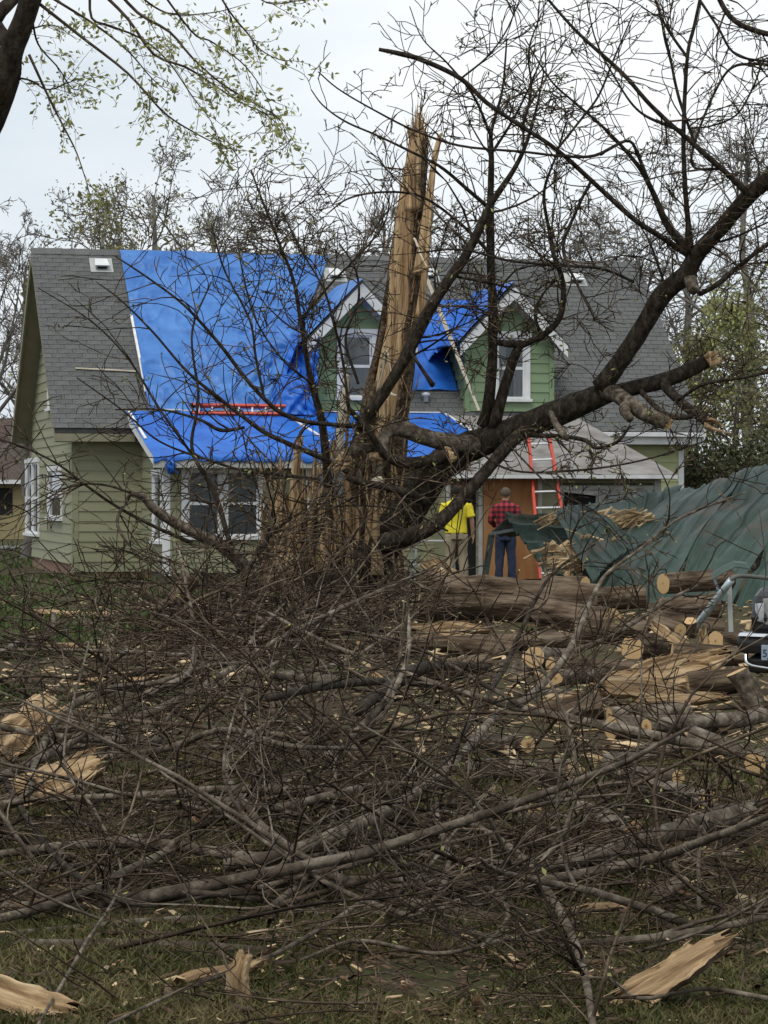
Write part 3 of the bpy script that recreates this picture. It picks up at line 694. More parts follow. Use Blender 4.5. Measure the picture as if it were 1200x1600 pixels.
t4 = tarp_grid('tarp', f_shed, 200, 46, 'tarp2', 'bright blue tarp stretched over the low sun room roof')
k = Bx(); k.bar(shed(1.50, .2, .05), shed(1.53, -1.7, .05), .05, .025); k.build('batten', M['batten'], t4)
k = Bx(); k.bar(shed(4.62, .1, .05), shed(5.1, -1.9, .05), .05, .025); k.build('batten', M['batten'], t4)
k = Bx(); k.bar(shed(8.0, .25, .05), shed(8.22, -1.3, .05), .05, .025); k.build('batten', M['batten'], t4)
k = Bx(); k.bar(shed(2.1, .31, .06), shed(7.9, .31, .06), .04, .025); k.build('batten', M['batten'], t4)
# the tarp bunched up in folds beside the left dormer; the deeper blue paints in their shade
def f_bunch(U, V):
    cs = [hfront(455, 520, .95), hfront(502, 528, -.02), hfront(494, 648, .02), hfront(418, 652, .22)]
    u, v = U[..., None], V[..., None]
    X = (cs[0] * (1 - u) + cs[1] * u) * (1 - v) + (cs[3] * (1 - u) + cs[2] * u) * v
    fold = .13 * np.abs(vnoise(U * 2.2 + V * 1.2, V * 9 - U * 2.5, 51)) + .08 * vnoise(U * 7 + V * 3, V * 4, 53) + .03 * vnoise(U * 15, V * 13, 55)
    X[..., 1] -= fold + .10 * np.sin(V * pi) * np.sin(U * pi); X[..., 2] += .03 * vnoise(U * 5, V * 2, 57); X[..., 0] += .05 * vnoise(V * 7, U * 2, 59)
    X[..., 2] = np.maximum(X[..., 2], SZ(np.minimum(X[..., 1], .3)) + .06); return X
tarp_grid('tarp', f_bunch, 60, 90, 'tarp2', 'folded blue tarp, its shade painted in deeper blue, bunched beside the left dormer cheek')
# gathered corner knot of the tarp
c_ = hfront(265, 727, -2.85); Tn = Tubes()
for j in range(9): Tn.add([(c_[0] + rnd.gauss(0, .03), -2.85 + rnd.gauss(0, .03), c_[2] + .12), (c_[0] + rnd.gauss(0, .05), -2.88 + rnd.gauss(0, .04), c_[2]), (c_[0] + rnd.gauss(0, .06), -2.86 + rnd.gauss(0, .04), c_[2] - .16)], [.02, .05, .012], 6)
Tn.build('corner_knot', M['tarp2'], t4)

# loose laths on the roof
def lath(name, a_, b_, w, h, label, mat='lath'):
    k = Bx(); k.bar(a_, b_, w, h); o = k.build(name, M[mat]); at_house(o); return tag(o, label, 'lath')
lath('lath', roof_pt(118, 575, .05), roof_pt(215, 580, .05), .05, .03, 'pale lath lying level on bare shingles left of the big tarp')
# ------------------------------------------------------------------ ladders
def ladder(name, label, a0, b0, a1, b1, n, rail=.075, group=None, mats=('red', 'alu'), rw=.05):
    """rails a0->a1 and b0->b1 (world points), n rungs"""
    a0, b0, a1, b1 = map(Vector, (a0, b0, a1, b1)); o0 = (a0 + b0) / 2
    e = empty(name, o0, 0, label, 'ladder', 'red ladders at the house'); side = (b0 - a0).normalized(); t = (a1 - a0).normalized(); nrm = side.cross(t)
    for (p, q) in ((a0, a1), (b0, b1)):
        k = Bx(); p_, q_ = p - o0, q - o0
        k.bar(p_, q_, rw, rail, nrm); k.build('rail', M[mats[0]], e, .004)
    for i in range(n):
        f = (i + .5) / n; p = a0.lerp(a1, f) - o0; q = b0.lerp(b1, f) - o0
        k = Bx(); k.bar(p + side * .012, q - side * .012, .036, .036, nrm); k.build('rung', M[mats[1]], e, .006)
    for p in (a0, b0):
        k = Bx(); k.bar(p - o0 - t * .03, p - o0 + t * .05, .06, .09, nrm); k.build('foot', M['dark'], e)
    return e
ladder('ladder', 'red extension ladder with white rungs leaning on the porch roof', P(844, 909, 47.6), P(896, 909, 47.75), P(826, 682, 49.0), P(858, 680, 49.1), 9)
a_, b_ = Hw(*roof_pt(276, 646, .13)), Hw(*roof_pt(424, 648, .13))
top = Vector((0, 0, .16)); base = Vector(Hw(*shed(2.72, .05, .06))); far = Vector(Hw(*shed(4.62, .05, .06)))
ladder('ladder', 'red ladder lying on its side along the top of the blue sun room roof', base, base + Vector((0, .12, .17)), far, far + Vector((0, .12, .16)), 7, rail=.10)

# ------------------------------------------------------------------ leaning boards on the house front
def board(name, a_, b_, w, h, label, mat='lath', cat='board', taper=True):
    k = Bx(); a_ = Vector(a_); b_ = Vector(b_); t = (b_ - a_)
    k.bar(a_, b_, w, h); o = k.build(name, M[mat]); return tag(o, label, cat)
pa = hfront(748, 641, -.30); pb = hfront(664, 428, -.16)
k = Bx(); pm = [Vector(pa).lerp(Vector(pb), f) for f in (0, .25, .5, .78, 1)]
for i in range(4): k.bar(pm[i], pm[i + 1], (.05, .075, .085, .07)[i], .03, (0, 1, 0))
o = k.build('splintered_pole', M['lath']); at_house(o); tag(o, 'long pale splintered pole leaning across the right dormer tarp', 'pole')

# ------------------------------------------------------------------ people
M['skin'] = noise_mat('skin', [(.42, .24, .16), (.50, .30, .21)], 12, rough=.6)
M['yellow_cloth'] = noise_mat('yellow_cloth', [(.72, .60, .03), (.85, .72, .06)], 9, bump=.4, bump_scale=9, bump_dist=.02)
M['khaki'] = noise_mat('khaki_cloth', [(.27, .225, .15), (.36, .305, .215)], 7, bump=.5, bump_scale=9, bump_dist=.02)
M['denim'] = noise_mat('denim', [(.018, .026, .055), (.04, .052, .095)], 10, bump=.4, bump_scale=12, bump_dist=.015)
M['hair_dark'] = noise_mat('dark_hair', [(.012, .010, .008), (.03, .024, .018)], 60, bump=.6, bump_scale=120)
M['hair_grey'] = noise_mat('grey_brown_hair', [(.07, .052, .038), (.14, .11, .085)], 60, bump=.6, bump_scale=120)
M['shoe'] = noise_mat('shoe', [(.10, .10, .10), (.3, .3, .29)], 20)
M['boot'] = noise_mat('boot', [(.02, .015, .012), (.045, .035, .03)], 20)
def plaid():
    m, nt, b = mat_new('plaid_cloth'); N = nt.nodes; L = nt.links
    tc = N.new('ShaderNodeTexCoord'); sp = N.new('ShaderNodeSeparateXYZ'); L.new(tc.outputs['Object'], sp.inputs[0])
    def stripe(out, sc, th):
        a = N.new('ShaderNodeMath'); a.operation = 'MULTIPLY'; a.inputs[1].default_value = sc; L.new(out, a.inputs[0])
        c = N.new('ShaderNodeMath'); c.operation = 'FRACT'; L.new(a.outputs[0], c.inputs[0])
        g = N.new('ShaderNodeMath'); g.operation = 'GREATER_THAN'; g.inputs[1].default_value = th; L.new(c.outputs[0], g.inputs[0]); return g.outputs[0]
    s1 = stripe(sp.outputs[0], 10.5, .52); s2 = stripe(sp.outputs[2], 10.5, .52); s3 = stripe(sp.outputs[0], 10.5, .93); s4 = stripe(sp.outputs[2], 10.5, .93)
    ad = N.new('ShaderNodeMath'); ad.operation = 'ADD'; L.new(s1, ad.inputs[0]); L.new(s2, ad.inputs[1])
    hf = N.new('ShaderNodeMath'); hf.operation = 'MULTIPLY'; hf.inputs[1].default_value = .5; L.new(ad.outputs[0], hf.inputs[0])
    rp = N.new('ShaderNodeValToRGB'); rp.color_ramp.interpolation = 'LINEAR'; rp.color_ramp.elements[0].color = (.40, .035, .045, 1); rp.color_ramp.elements[1].color = (.02, .012, .02, 1)
    e = rp.color_ramp.elements.new(.5); e.color = (.17, .016, .026, 1); L.new(hf.outputs[0], rp.inputs[0])
    L.new(rp.outputs[0], b.inputs['Base Color']); b.inputs['Roughness'].default_value = .9; return m
M['plaid'] = plaid()
def loft(rings, k=22, rough=0.0, seed=0, cap=True):
    """rings: (cx,cy,z,rx,ry); a closed surface through ellipses"""
    n = len(rings); a = np.arange(k) * 2 * pi / k; V = []
    for i, (cx, cy, z, rx, ry) in enumerate(rings):
        w = 1 + rough * vnoise(a * 2.2, np.full(k, i * .8), seed); V += [(cx + rx * cos(t) * q, cy + ry * sin(t) * q, z) for t, q in zip(a, w)]
    Fc = [[i * k + j, i * k + (j + 1) % k, (i + 1) * k + (j + 1) % k, (i + 1) * k + j] for i in range(n - 1) for j in range(k)]
    if cap: Fc += [list(range(k))[::-1], list(range((n - 1) * k, n * k))]
    return V, Fc
def interp_rings(rings, n):
    r = np.array(rings, float); return [tuple(q) for q in catmull(r, n)]
def join_mesh(parts):
    V = []; Fc = []
    for v, f in parts:
        b = len(V); V += v; Fc += [[b + i for i in q] for q in f]
    return V, Fc
def tube_part(pts, rad, k=14, n=12, rough=.05, seed=0):
    p = catmull(pts, n); r = np.interp(np.linspace(0, 1, n), np.linspace(0, 1, len(rad)), rad)
    T = Tubes(); T.add(p, r, k); V, Q = T.arrays(rough, seed)
    return [tuple(v) for v in V], [list(map(int, q)) for q in Q] + [list(range(k))[::-1], list(range((n - 1) * k, n * k))]
def skin_body(name, J, E_, mat, parent):
    names = list(J); me_ = bpy.data.meshes.new(name)
    me_.from_pydata([J[k][0] for k in names], [(names.index(a), names.index(b)) for a, b in E_], [])
    o = link(name, me_, mat, parent); o.modifiers.new('skin', 'SKIN'); sv = me_.skin_vertices[0].data
    for i, k in enumerate(names): sv[i].radius = (J[k][1], J[k][1] if len(J[k]) < 3 else J[k][2]); sv[i].use_root = (k == 'pelvis')
    s = o.modifiers.new('sub', 'SUBSURF'); s.levels = 2; s.render_levels = 2
    o.modifiers['skin'].use_smooth_shade = True
    return o
def person(loc, rz, H, label, shirt, trousers, hair, shoe, long_sleeve, armL, armR, girth=1.0):
    s = H / 1.76; e = empty('person', loc, rz, label, 'person'); e.scale = (s * girth, s * girth, s)
    J = {'pelvis': ((0, 0, .95), .12), 'waist': ((0, 0, 1.1), .11), 'chest': ((0, -.01, 1.3), .13), 'neckb': ((0, -.01, 1.45), .06), 'neck': ((0, .005, 1.52), .052),
         'jaw': ((0, .02, 1.59), .07), 'head': ((0, .015, 1.665), .088), 'crown': ((0, .0, 1.72), .06)}
    E_ = [('pelvis', 'waist'), ('waist', 'chest'), ('chest', 'neckb'), ('neckb', 'neck'), ('neck', 'jaw'), ('jaw', 'head'), ('head', 'crown')]
    for sd, arm in ((-1, armL), (1, armR)):
        n = 'L' if sd < 0 else 'R'; el, wr, pm = arm
        J['sh' + n] = ((sd * .165, -.01, 1.40), .042); J['el' + n] = (el, .040); J['wr' + n] = (wr, .028); J['pm' + n] = (pm, .034, .02)
        E_ += [('neckb', 'sh' + n), ('sh' + n, 'el' + n), ('el' + n, 'wr' + n), ('wr' + n, 'pm' + n)]
        d = (Vector(pm) - Vector(wr)).normalized()
        for f, (oy, ln) in enumerate(((-.027, .075), (-.009, .085), (.009, .08), (.027, .065))):
            b1 = Vector(pm) + d * .03 + Vector((0, oy, 0)); b2 = b1 + d * ln * .55; b3 = b2 + d * ln * .4 + Vector((-sd * .02, .01, 0))
            for q, bb, rr in (('a', b1, .010), ('b', b2, .009), ('c', b3, .007)): J[f'f{n}{f}{q}'] = (tuple(bb), rr)
            E_ += [('pm' + n, f'f{n}{f}a'), (f'f{n}{f}a', f'f{n}{f}b'), (f'f{n}{f}b', f'f{n}{f}c')]
        t1 = Vector(wr).lerp(Vector(pm), .45) + Vector((-sd * .01, .04, 0)); t2 = t1 + d * .045 + Vector((0, .015, 0))
        J['t1' + n] = (tuple(t1), .011); J['t2' + n] = (tuple(t2), .008); E_ += [('wr' + n, 't1' + n), ('t1' + n, 't2' + n)]
        J['hp' + n] = ((sd * .09, 0, .90), .085); J['kn' + n] = ((sd * .105, .01, .50), .056); J['an' + n] = ((sd * .115, -.02, .09), .04); J['to' + n] = ((sd * .125, .13, .035), .032)
        E_ += [('pelvis', 'hp' + n), ('hp' + n, 'kn' + n), ('kn' + n, 'an' + n), ('an' + n, 'to' + n)]
    J['nose'] = ((0, .115, 1.645), .012); E_.append(('head', 'nose'))
    for sd in (-1, 1): J['ear%d' % sd] = ((sd * .088, -.005, 1.65), .018); E_.append(('head', 'ear%d' % sd))
    body = skin_body('body', J, E_, M['skin'], e)
    # shirt
    rg = interp_rings([(0, 0, .90, .178, .125), (0, 0, .98, .172, .122), (0, 0, 1.12, .165, .115), (0, -.005, 1.28, .188, .125), (0, -.01, 1.38, .205, .128), (0, -.01, 1.445, .185, .115), (0, -.008, 1.49, .105, .085), (0, -.005, 1.51, .066, .064)], 22)
    parts = [loft(rg, 26, .035, 3)]
    for sd, arm in ((-1, armL), (1, armR)):
        el, wr, pm = arm; shd = (sd * .165, -.01, 1.425)
        if long_sleeve: parts.append(tube_part([shd, tuple(Vector(shd).lerp(Vector(el), .45)), el, tuple(Vector(el).lerp(Vector(wr), .6)), wr], [.078, .07, .057, .05, .045], rough=.07, seed=5))
        else: parts.append(tube_part([shd, tuple(Vector(shd).lerp(Vector(el), .4)), tuple(Vector(shd).lerp(Vector(el), .82))], [.08, .078, .074], rough=.07, seed=5))
    V, Fc = join_mesh(parts); sh = poly('shirt', V, Fc, M[shirt], e, True)
    poly('collar', *loft([(0, -.005, 1.485, .074, .07), (0, -.003, 1.535, .066, .063), (0, -.003, 1.54, .058, .056)], 18, 0, 0, False), M[shirt], sh, True)
    # trousers
    rg = interp_rings([(0, 0, .78, .165, .115), (0, 0, .86, .172, .122), (0, 0, .94, .165, .117), (0, 0, .99, .16, .112)], 8)
    parts = [loft(rg, 24, .02, 2)]
    for sd in (-1, 1):
        parts.append(tube_part([(sd * .082, 0, .88), (sd * .09, 0, .75), (sd * .102, .012, .5), (sd * .112, -.015, .28), (sd * .116, -.015, .05)], [.098, .098, .078, .072, .076], 16, 18, .09, 8 + sd))
    V, Fc = join_mesh(parts); tr = poly('trousers', V, Fc, M[trousers], e, True)
    Bx().box(-.1, -.02, -.128, -.118, .80, .90).box(.02, .1, -.128, -.118, .80, .90).build('back_pocket', M[trousers], tr, .003)
    rg = interp_rings([(0, 0, .965, .178, .128), (0, 0, .99, .178, .128)], 3)
    poly('belt', *loft(interp_rings([(0, 0, .885, .176, .124), (0, 0, .90, .178, .126)], 3), 24), M['boot'], tr, True)
    # hair: a cap over the back and top of the skull
    V = []; Fc = []; nr, na = 9, 20
    for i in range(nr):
        ph = pi / 2 - i * (pi * .68) / (nr - 1)
        for j in range(na):
            t = 2 * pi * j / na; fr = max(0.0, sin(t)); p2 = max(ph, pi / 2 - (pi * .68) * (1 - .52 * fr) * i / (nr - 1))
            q = 1 + .05 * float(vnoise(i * 1.3, j * 1.7, 3)); V.append((cos(t) * cos(p2) * .094 * q, .012 + sin(t) * cos(p2) * .108 * q, 1.665 + sin(p2) * .108 * q))
    Fc = [[i * na + j, i * na + (j + 1) % na, (i + 1) * na + (j + 1) % na, (i + 1) * na + j] for i in range(nr - 1) for j in range(na)]
    poly('hair', V, Fc, M[hair], e, True)
    for sd in (-1, 1):
        V, Fc = loft(interp_rings([(sd * .12, .04, 0.0, .052, .14), (sd * .12, .04, .03, .054, .142), (sd * .118, .015, .07, .048, .10), (sd * .116, -.02, .11, .045, .055)], 8), 16)
        poly('shoe', V, Fc, M[shoe], e, True)
        Bx().box(sd * .12 - .05, sd * .12 + .05, -.10, .18, -.004, .018).build('sole', M['batten'] if shoe == 'shoe' else M['boot'], e, .005)
        Bx().box(sd * .034 - .012, sd * .034 + .012, .098, .104, 1.662, 1.674).build('eye', M['dark'], e)
    Bx().box(-.025, .025, .098, .104, 1.60, 1.608).build('mouth', M['ply'], e)
    return e
person(P(713, 911, 47.1), R(4), 1.79, 'man in yellow polo shirt and khaki trousers seen from behind', 'yellow_cloth', 'khaki', 'hair_dark', 'shoe', False,
       ((-.235, .05, 1.16), (-.20, .22, 1.02), (-.18, .28, .99)), ((.245, -.035, 1.14), (.265, .02, .90), (.27, .035, .82)), 1.14)
person(P(790, 911, 47.4), R(-6), 1.76, 'man in red plaid flannel shirt and dark jeans seen from behind', 'plaid', 'denim', 'hair_grey', 'boot', True,
       ((-.26, -.02, 1.16), (-.20, .16, 1.06), (-.14, .21, 1.05)), ((.25, .0, 1.15), (.20, .18, 1.03), (.14, .23, 1.02)), 1.05)

# ------------------------------------------------------------------ collapsed green metal roof
def metal_mat():
    m = noise_mat('green_painted_metal', [(.075, .062, .042), (.020, .044, .033), (.038, .072, .054), (.10, .135, .108)], 1.3, rough=.5, spec=.5, bump=.15, bump_scale=8, ramp=(.30, .75), objrand=.15); return m
M['metal'] = metal_mat()
M['metal_under'] = noise_mat('metal_underside', [(.07, .075, .065), (.15, .15, .13)], 5, rough=.6)
wreck = empty('metal_roof', (0, 0, 0), 0, 'crumpled green ribbed metal roof collapsed on the ground beside the logs', 'metal roof')
wreck.location = P(1000, 900, 40) * np.array([1, 1, 0]); WO = np.array(wreck.location)
def sheet(corners, nu, nv, ribs, crump=.06, seed=0, ribh=.03, bend=None, mat='metal', name='metal_panel', edge=0.0):
    """bilinear patch: corners TL,TR,BR,BL as (px,py,Y); ribs run down the sheet"""
    A, B_, C_, D = [P(*q) for q in corners]
    U, V = np.meshgrid(np.linspace(0, 1, nu), np.linspace(0, 1, nv))
    X = (A * (1 - U[..., None]) + B_ * U[..., None]) * (1 - V[..., None]) + (D * (1 - U[..., None]) + C_ * U[..., None]) * V[..., None]
    n = np.cross(B_ - A, D - A); n /= np.linalg.norm(n); n = n if n[1] < 0 else -n
    rib = np.clip(np.cos(U * ribs * 2 * pi) * 4 - 3.0, 0, 1) * ribh
    Uw = U + .010 * vnoise(U * 4, V * 2, seed + 2); rib = np.clip(np.cos(Uw * ribs * 2 * pi) * 7 - 6.0, 0, 1) * ribh * (.7 + .5 * vnoise(U * 5, V * 2, seed))
    d = rib + crump * fbm(U * 2.2 + seed, V * 2.0, seed, 4) + crump * 2.2 * np.abs(vnoise(U * 3.1 + V * 2.2, V * 2.4 - U * 1.3, seed + 9))
    if bend is not None: d = d + bend(U, V)
    X = X + n * d[..., None]
    if edge: X[..., 2] += edge * vnoise(U * 14, V * 0 + seed, 4) * (np.abs(V - .5) * 2) ** 6
    i = (np.arange(nv - 1)[:, None] * nu + np.arange(nu - 1)[None, :]).ravel()
    me_ = mesh_np(name, X.reshape(-1, 3) - WO, np.stack([i, i + 1, i + nu + 1, i + nu], 1), False); o = link(name, me_, M[mat], wreck)
    m = o.modifiers.new('thick', 'SOLIDIFY'); m.thickness = .004; return o
# big slope on the right, split into the lapped sheets one can tell apart
for k_, (t0, t1, b0, b1, dy) in enumerate(((0, .34, 0, .34, 0), (.335, .67, .335, .67, .03), (.665, 1, .665, 1, .06))):
    def lp(a, b, t): return tuple(np.array(a) + (np.array(b) - np.array(a)) * t)
    TLc, TRc, BLc, BRc = (1052, 772, 43.0), (1420, 690, 41.0), (908, 945, 39.4), (1270, 965, 36.5)
    sheet((lp(TLc, TRc, t0), lp(TLc, TRc, t1), lp(BLc, BRc, b1), lp(BLc, BRc, b0)), 170, 40, 5, .06, 3 + k_, .06, lambda U, V: .10 * np.sin(V * pi) - .08 * np.exp(-((U * .7 + V - .75) / .05) ** 2), edge=.03)
sheet(((893, 790, 42.5), (1068, 768, 43.2), (1010, 862, 41.6), (940, 858, 41.2)), 110, 30, 6, .05, 9, .06)
sheet(((866, 802, 41.6), (905, 788, 42.1), (990, 850, 40.6), (925, 915, 39.2)), 110, 30, 6, .05, 12, .06)
sheet(((789, 806, 42.6), (880, 816, 42.2), (930, 915, 40.6), (856, 905, 41.0)), 40, 40, 0, .05, 15, 0, lambda U, V: .06 * np.clip(np.cos(V * 6 * 2 * pi) * 3 - 1.6, -.6, 1))
sheet(((766, 832, 43.2), (792, 804, 42.75), (838, 832, 42.6), (800, 838, 43.1)), 20, 12, 0, .03, 17, 0, None, 'metal_under', 'bent_flap')
k = Bx(); k.bar(Vector(P(768, 834, 43.0) - WO), Vector(P(812, 826, 42.7) - WO), .05, .09, (0, 1, 0)); k.build('edge_trim', M['steel'], wreck)
k = Bx(); k.bar(Vector(P(768, 836, 43.0) - WO), Vector(P(754, 925, 42.8) - WO), .11, .05, (0, 1, 0)); k.build('fallen_strut', M['metal'], wreck)
k = Bx(); k.bar(Vector(P(953, 868, 40.9) - WO), Vector(P(922, 908, 40.2) - WO), .06, .03, (0, 1, 0)); k.build('edge_trim', M['batten'], wreck)

# ------------------------------------------------------------------ leaning galvanised frame pole
fr = empty('frame_pole', P(1072, 1000, 30) * np.array([1, 1, 0]), 0, 'leaning grey steel tube frame with a bent bracket beside the dark truck', 'pole')
FO = np.array(fr.location)
T_ = Tubes(); T_.add(catmull([P(1068, 1006, 29.5), P(1100, 962, 29.3), P(1143, 906, 29.0)], 10) - FO, [.042] * 10, 12); T_.build('tube', M['steel'], fr)
T_ = Tubes(); T_.add(catmull([P(1140, 909, 29.0), P(1147, 902, 29.0), P(1165, 900, 29.1), P(1215, 905, 29.2)], 12) - FO, [.025] * 12, 10); T_.build('cross_tube', M['metal_under'], fr)
k = Bx(); k.bar(Vector(P(1139, 905, 29.2) - FO), Vector(P(1142, 990, 29.2) - FO), .05, .05); k.build('upright', M['greytrim'], fr)
k = Bx(); k.bar(Vector(P(1114, 897, 29.4) - FO), Vector(P(1122, 922, 29.4) - FO), .03, .03); k.build('bracket', M['steel'], fr)
V = []; Fc = []
pr = [(1112, 896), (1128, 886), (1146, 877), (1164, 879), (1170, 890)]
for i, (x, y) in enumerate(pr):
    for (dy, dY) in ((0, 0), (5, -.35), (16, -.4)): V.append(P(x + dy * .2, y + dy * (.6 if i < 4 else .2), 29.6 + dY) - FO)
for i in range(4):
    for j in range(2): Fc.append((i * 3 + j, i * 3 + 3 + j, i * 3 + 4 + j, i * 3 + 1 + j))
o = poly('bent_plate', V, Fc, M['metal'], fr); o.modifiers.new('t', 'SOLIDIFY').thickness = .01

# ------------------------------------------------------------------ garden table behind the leaning trunk
tb = empty('garden_table', P(676, 909, 47.3), R(8), 'small grey metal garden table half hidden behind the leaning trunk', 'table')
k = Bx(); k.box(-.42, .42, -.3, .3, .74, .77); k.build('table_top', M['greytrim'], tb, .008)
for sx in (-1, 1):
    for sy in (-1, 1): Bx().bar((sx * .38, sy * .26, 0), (sx * .34, sy * .24, .74), .03, .03).build('leg', M['steel'], tb)
k = Bx(); k.box(-.37, .37, -.25, .25, .3, .32); k.build('shelf', M['greytrim'], tb)

# ------------------------------------------------------------------ dark pickup truck at the right edge
M['paint'] = plain('black_paint', (.012, .012, .014), .22, 0, .6)
M['chrome'] = plain('chrome', (.75, .76, .78), .12, 1.0)
M['rubber'] = noise_mat('rubber', [(.012, .012, .012), (.03, .03, .03)], 30, bump=.5, bump_scale=60)
M['lens'] = plain('lamp_lens', (.22, .22, .2), .12, 0, .7)
M['trimblack'] = plain('black_plastic', (.02, .02, .02), .55)
TY = 19.6
tk = empty('pickup_truck', (P(1157, 0, TY)[0] + .81, TY, 0), R(-40), 'black pickup truck nose at the right edge of the picture', 'truck')
tk.scale = (.95, .95, .80)
def lprof(name, prof, x0, x1, mat, parent, bev=.03):
    """side profile (y,z) extruded across x"""
    k = Bx(); k.prism([(x0, y, z) for y, z in prof], (x1 - x0, 0, 0)); return k.build(name, mat, parent, bev)
bd = lprof('body', [(.10, .52), (.06, .80), (.10, 1.02), (.22, 1.10), (1.25, 1.19), (1.3, 1.2), (5.4, 1.2), (5.45, .6), (5.3, .48), (.4, .42)], -.96, .96, M['paint'], tk, .06)
lprof('cab', [(1.25, 1.18), (1.85, 1.78), (2.1, 1.86), (3.2, 1.86), (3.5, 1.2)], -.82, .82, M['paint'], tk, .06)
k = Bx(); k.hexa([(-.70, 1.27, 1.235), (.70, 1.27, 1.235), (.70, 1.30, 1.25), (-.70, 1.30, 1.25), (-.64, 1.80, 1.74), (.64, 1.80, 1.74), (.64, 1.83, 1.76), (-.64, 1.83, 1.76)]); k.build('windscreen', M['glass'], tk)
for sx in (-1, 1):
    k = Bx(); k.prism([(sx * .825, 1.75, 1.26), (sx * .825, 2.1, 1.74), (sx * .825, 3.1, 1.74), (sx * .825, 3.3, 1.26)], (sx * .004, 0, 0)); k.build('side_window', M['dark'], tk)
gr = Bx().box(-.60, .60, .035, .09, .66, 1.02).build('grille', M['trimblack'], tk, .02)
for z in (.72, .80, .88, .96): Bx().box(-.585, .585, .018, .05, z, z + .022).build('grille_bar', M['trimblack'], gr)
Bx().box(-.62, .62, .022, .06, 1.01, 1.05).build('grille_surround', M['paint'], gr, .01)
for sx in (-1, 1):
    k = Bx(); k.prism([(sx * .66, .03, .72), (sx * .94, .10, .74), (sx * .955, .13, .98), (sx * .66, .04, 1.01)], (0, .08, 0)); hl = k.build('headlight', M['lens'], tk, .015)
    k = Bx(); k.prism([(sx * .80, .045, .76), (sx * .90, .07, .77), (sx * .90, .075, .94), (sx * .80, .05, .95)], (0, .03, 0)); k.build('reflector', M['chrome'], hl)
bp_ = lprof('bumper', [(-.06, .46), (-.09, .56), (-.06, .64), (.10, .66), (.12, .44)], -.99, .99, M['trimblack'], tk, .03)
lprof('bumper_lip', [(-.10, .625), (-.075, .655), (.0, .665), (.0, .65)], -.96, .96, M['chrome'], bp_, .004)
lprof('lower_valance', [(.0, .26), (-.03, .40), (.10, .45), (.3, .28)], -.92, .92, M['trimblack'], tk, .02)
T_ = Tubes(); T_.add(catmull([(-.93, -.02, .47), (-.88, -.07, .36), (-.70, -.09, .325), (-.4, -.095, .315)], 12), [.018] * 12, 8); T_.build('bumper_trim', M['chrome'], bp_)
M['plate'] = plain('plate_white_blue', (.30, .36, .42), .4)
pt = Bx().box(-.72, -.42, -.125, -.112, .40, .55).build('number_plate', M['plate'], tk, .004)
Bx().box(-.725, -.415, -.118, -.108, .392, .558).build('plate_holder', M['trimblack'], pt)
tx = bpy.data.curves.new('plate_text', 'FONT'); tx.body = '5J'; tx.size = .105; tx.extrude = .002; tx.align_x = 'LEFT'
to_ = bpy.data.objects.new('plate_text', tx); C.objects.link(to_)
dg = bpy.context.evaluated_depsgraph_get(); mt_ = bpy.data.meshes.new_from_object(to_.evaluated_get(dg)); bpy.data.objects.remove(to_)
pt2 = link('plate_characters', mt_, plain('plate_ink', (.03, .05, .12), .5), pt); pt2.location = (-.71, -.127, .435); pt2.rotation_euler = (pi / 2, 0, 0)
for sx in (-1, 1):
    for wy in (.95, 4.35):
        V, Fc = loft([(0, 0, -.12, .34, .34), (0, 0, -.11, .385, .385), (0, 0, 0, .39, .39), (0, 0, .11, .385, .385), (0, 0, .12, .34, .34)], 32)
        w = poly('wheel', V, Fc, M['rubber'], tk, False); w.location = (sx * .84, wy, .39); w.rotation_euler = (0, pi / 2, 0)
        V, Fc = loft([(0, 0, -.125, .20, .20), (0, 0, -.1, .24, .24), (0, 0, .1, .24, .24), (0, 0, .125, .20, .20)], 24); poly('rim', V, Fc, M['chrome'], w)
    Bx().box(sx * 1.0 - .07, sx * 1.0 + .07, 1.65, 1.75, 1.22, 1.4).build('wing_mirror', M['trimblack'], tk, .02)
# ------------------------------------------------------------------ background trees
def bare_proto(name, H, seed, spread=.9, kids=(4, 6), maxl=4, trunk_r=.17, rmin=.008, lean=.0):
    rnd.seed(seed); T = Tubes(); Tt = Tubes()
    n = 9; pts = [(lean * i * i * .05 + rnd.gauss(0, .06), rnd.gauss(0, .06), H * .78 * i / (n - 1)) for i in range(n)]; pts[0] = (0, 0, -.1)
    Tt.add(pts, [trunk_r * (1 - .85 * i / (n - 1)) + .01 for i in range(n)], 8)
    for k in range(15):
        t = rnd.uniform(.22, .98); z = t * H * .78; a = rnd.uniform(0, 2 * pi); el = R(rnd.uniform(30, 65) + 20 * t)
        i = min(n - 2, int(t * (n - 1))); p = tuple(np.array(pts[i]) + (np.array(pts[i + 1]) - np.array(pts[i])) * (t * (n - 1) - i))
        L = H * (.50 - .28 * t) * spread * rnd.uniform(.8, 1.2)
        grow(T, p, (cos(a) * cos(el), sin(a) * cos(el), sin(el)), L, trunk_r * .45 * (1.15 - t), 1, maxl, .2, kids, .03, None, 5, 1, (22, 55), rmin)
    return Tt, T
def place_tree(protos, key, loc, rz, sc, label, cat='tree', group=None, name='bare_tree'):
    e = empty(name, loc, rz, label, cat, group); e.scale = (sc, sc, sc)
    for nm, me_ in protos[key]:
        link(nm, me_, None, e)
    return e
PR = {}
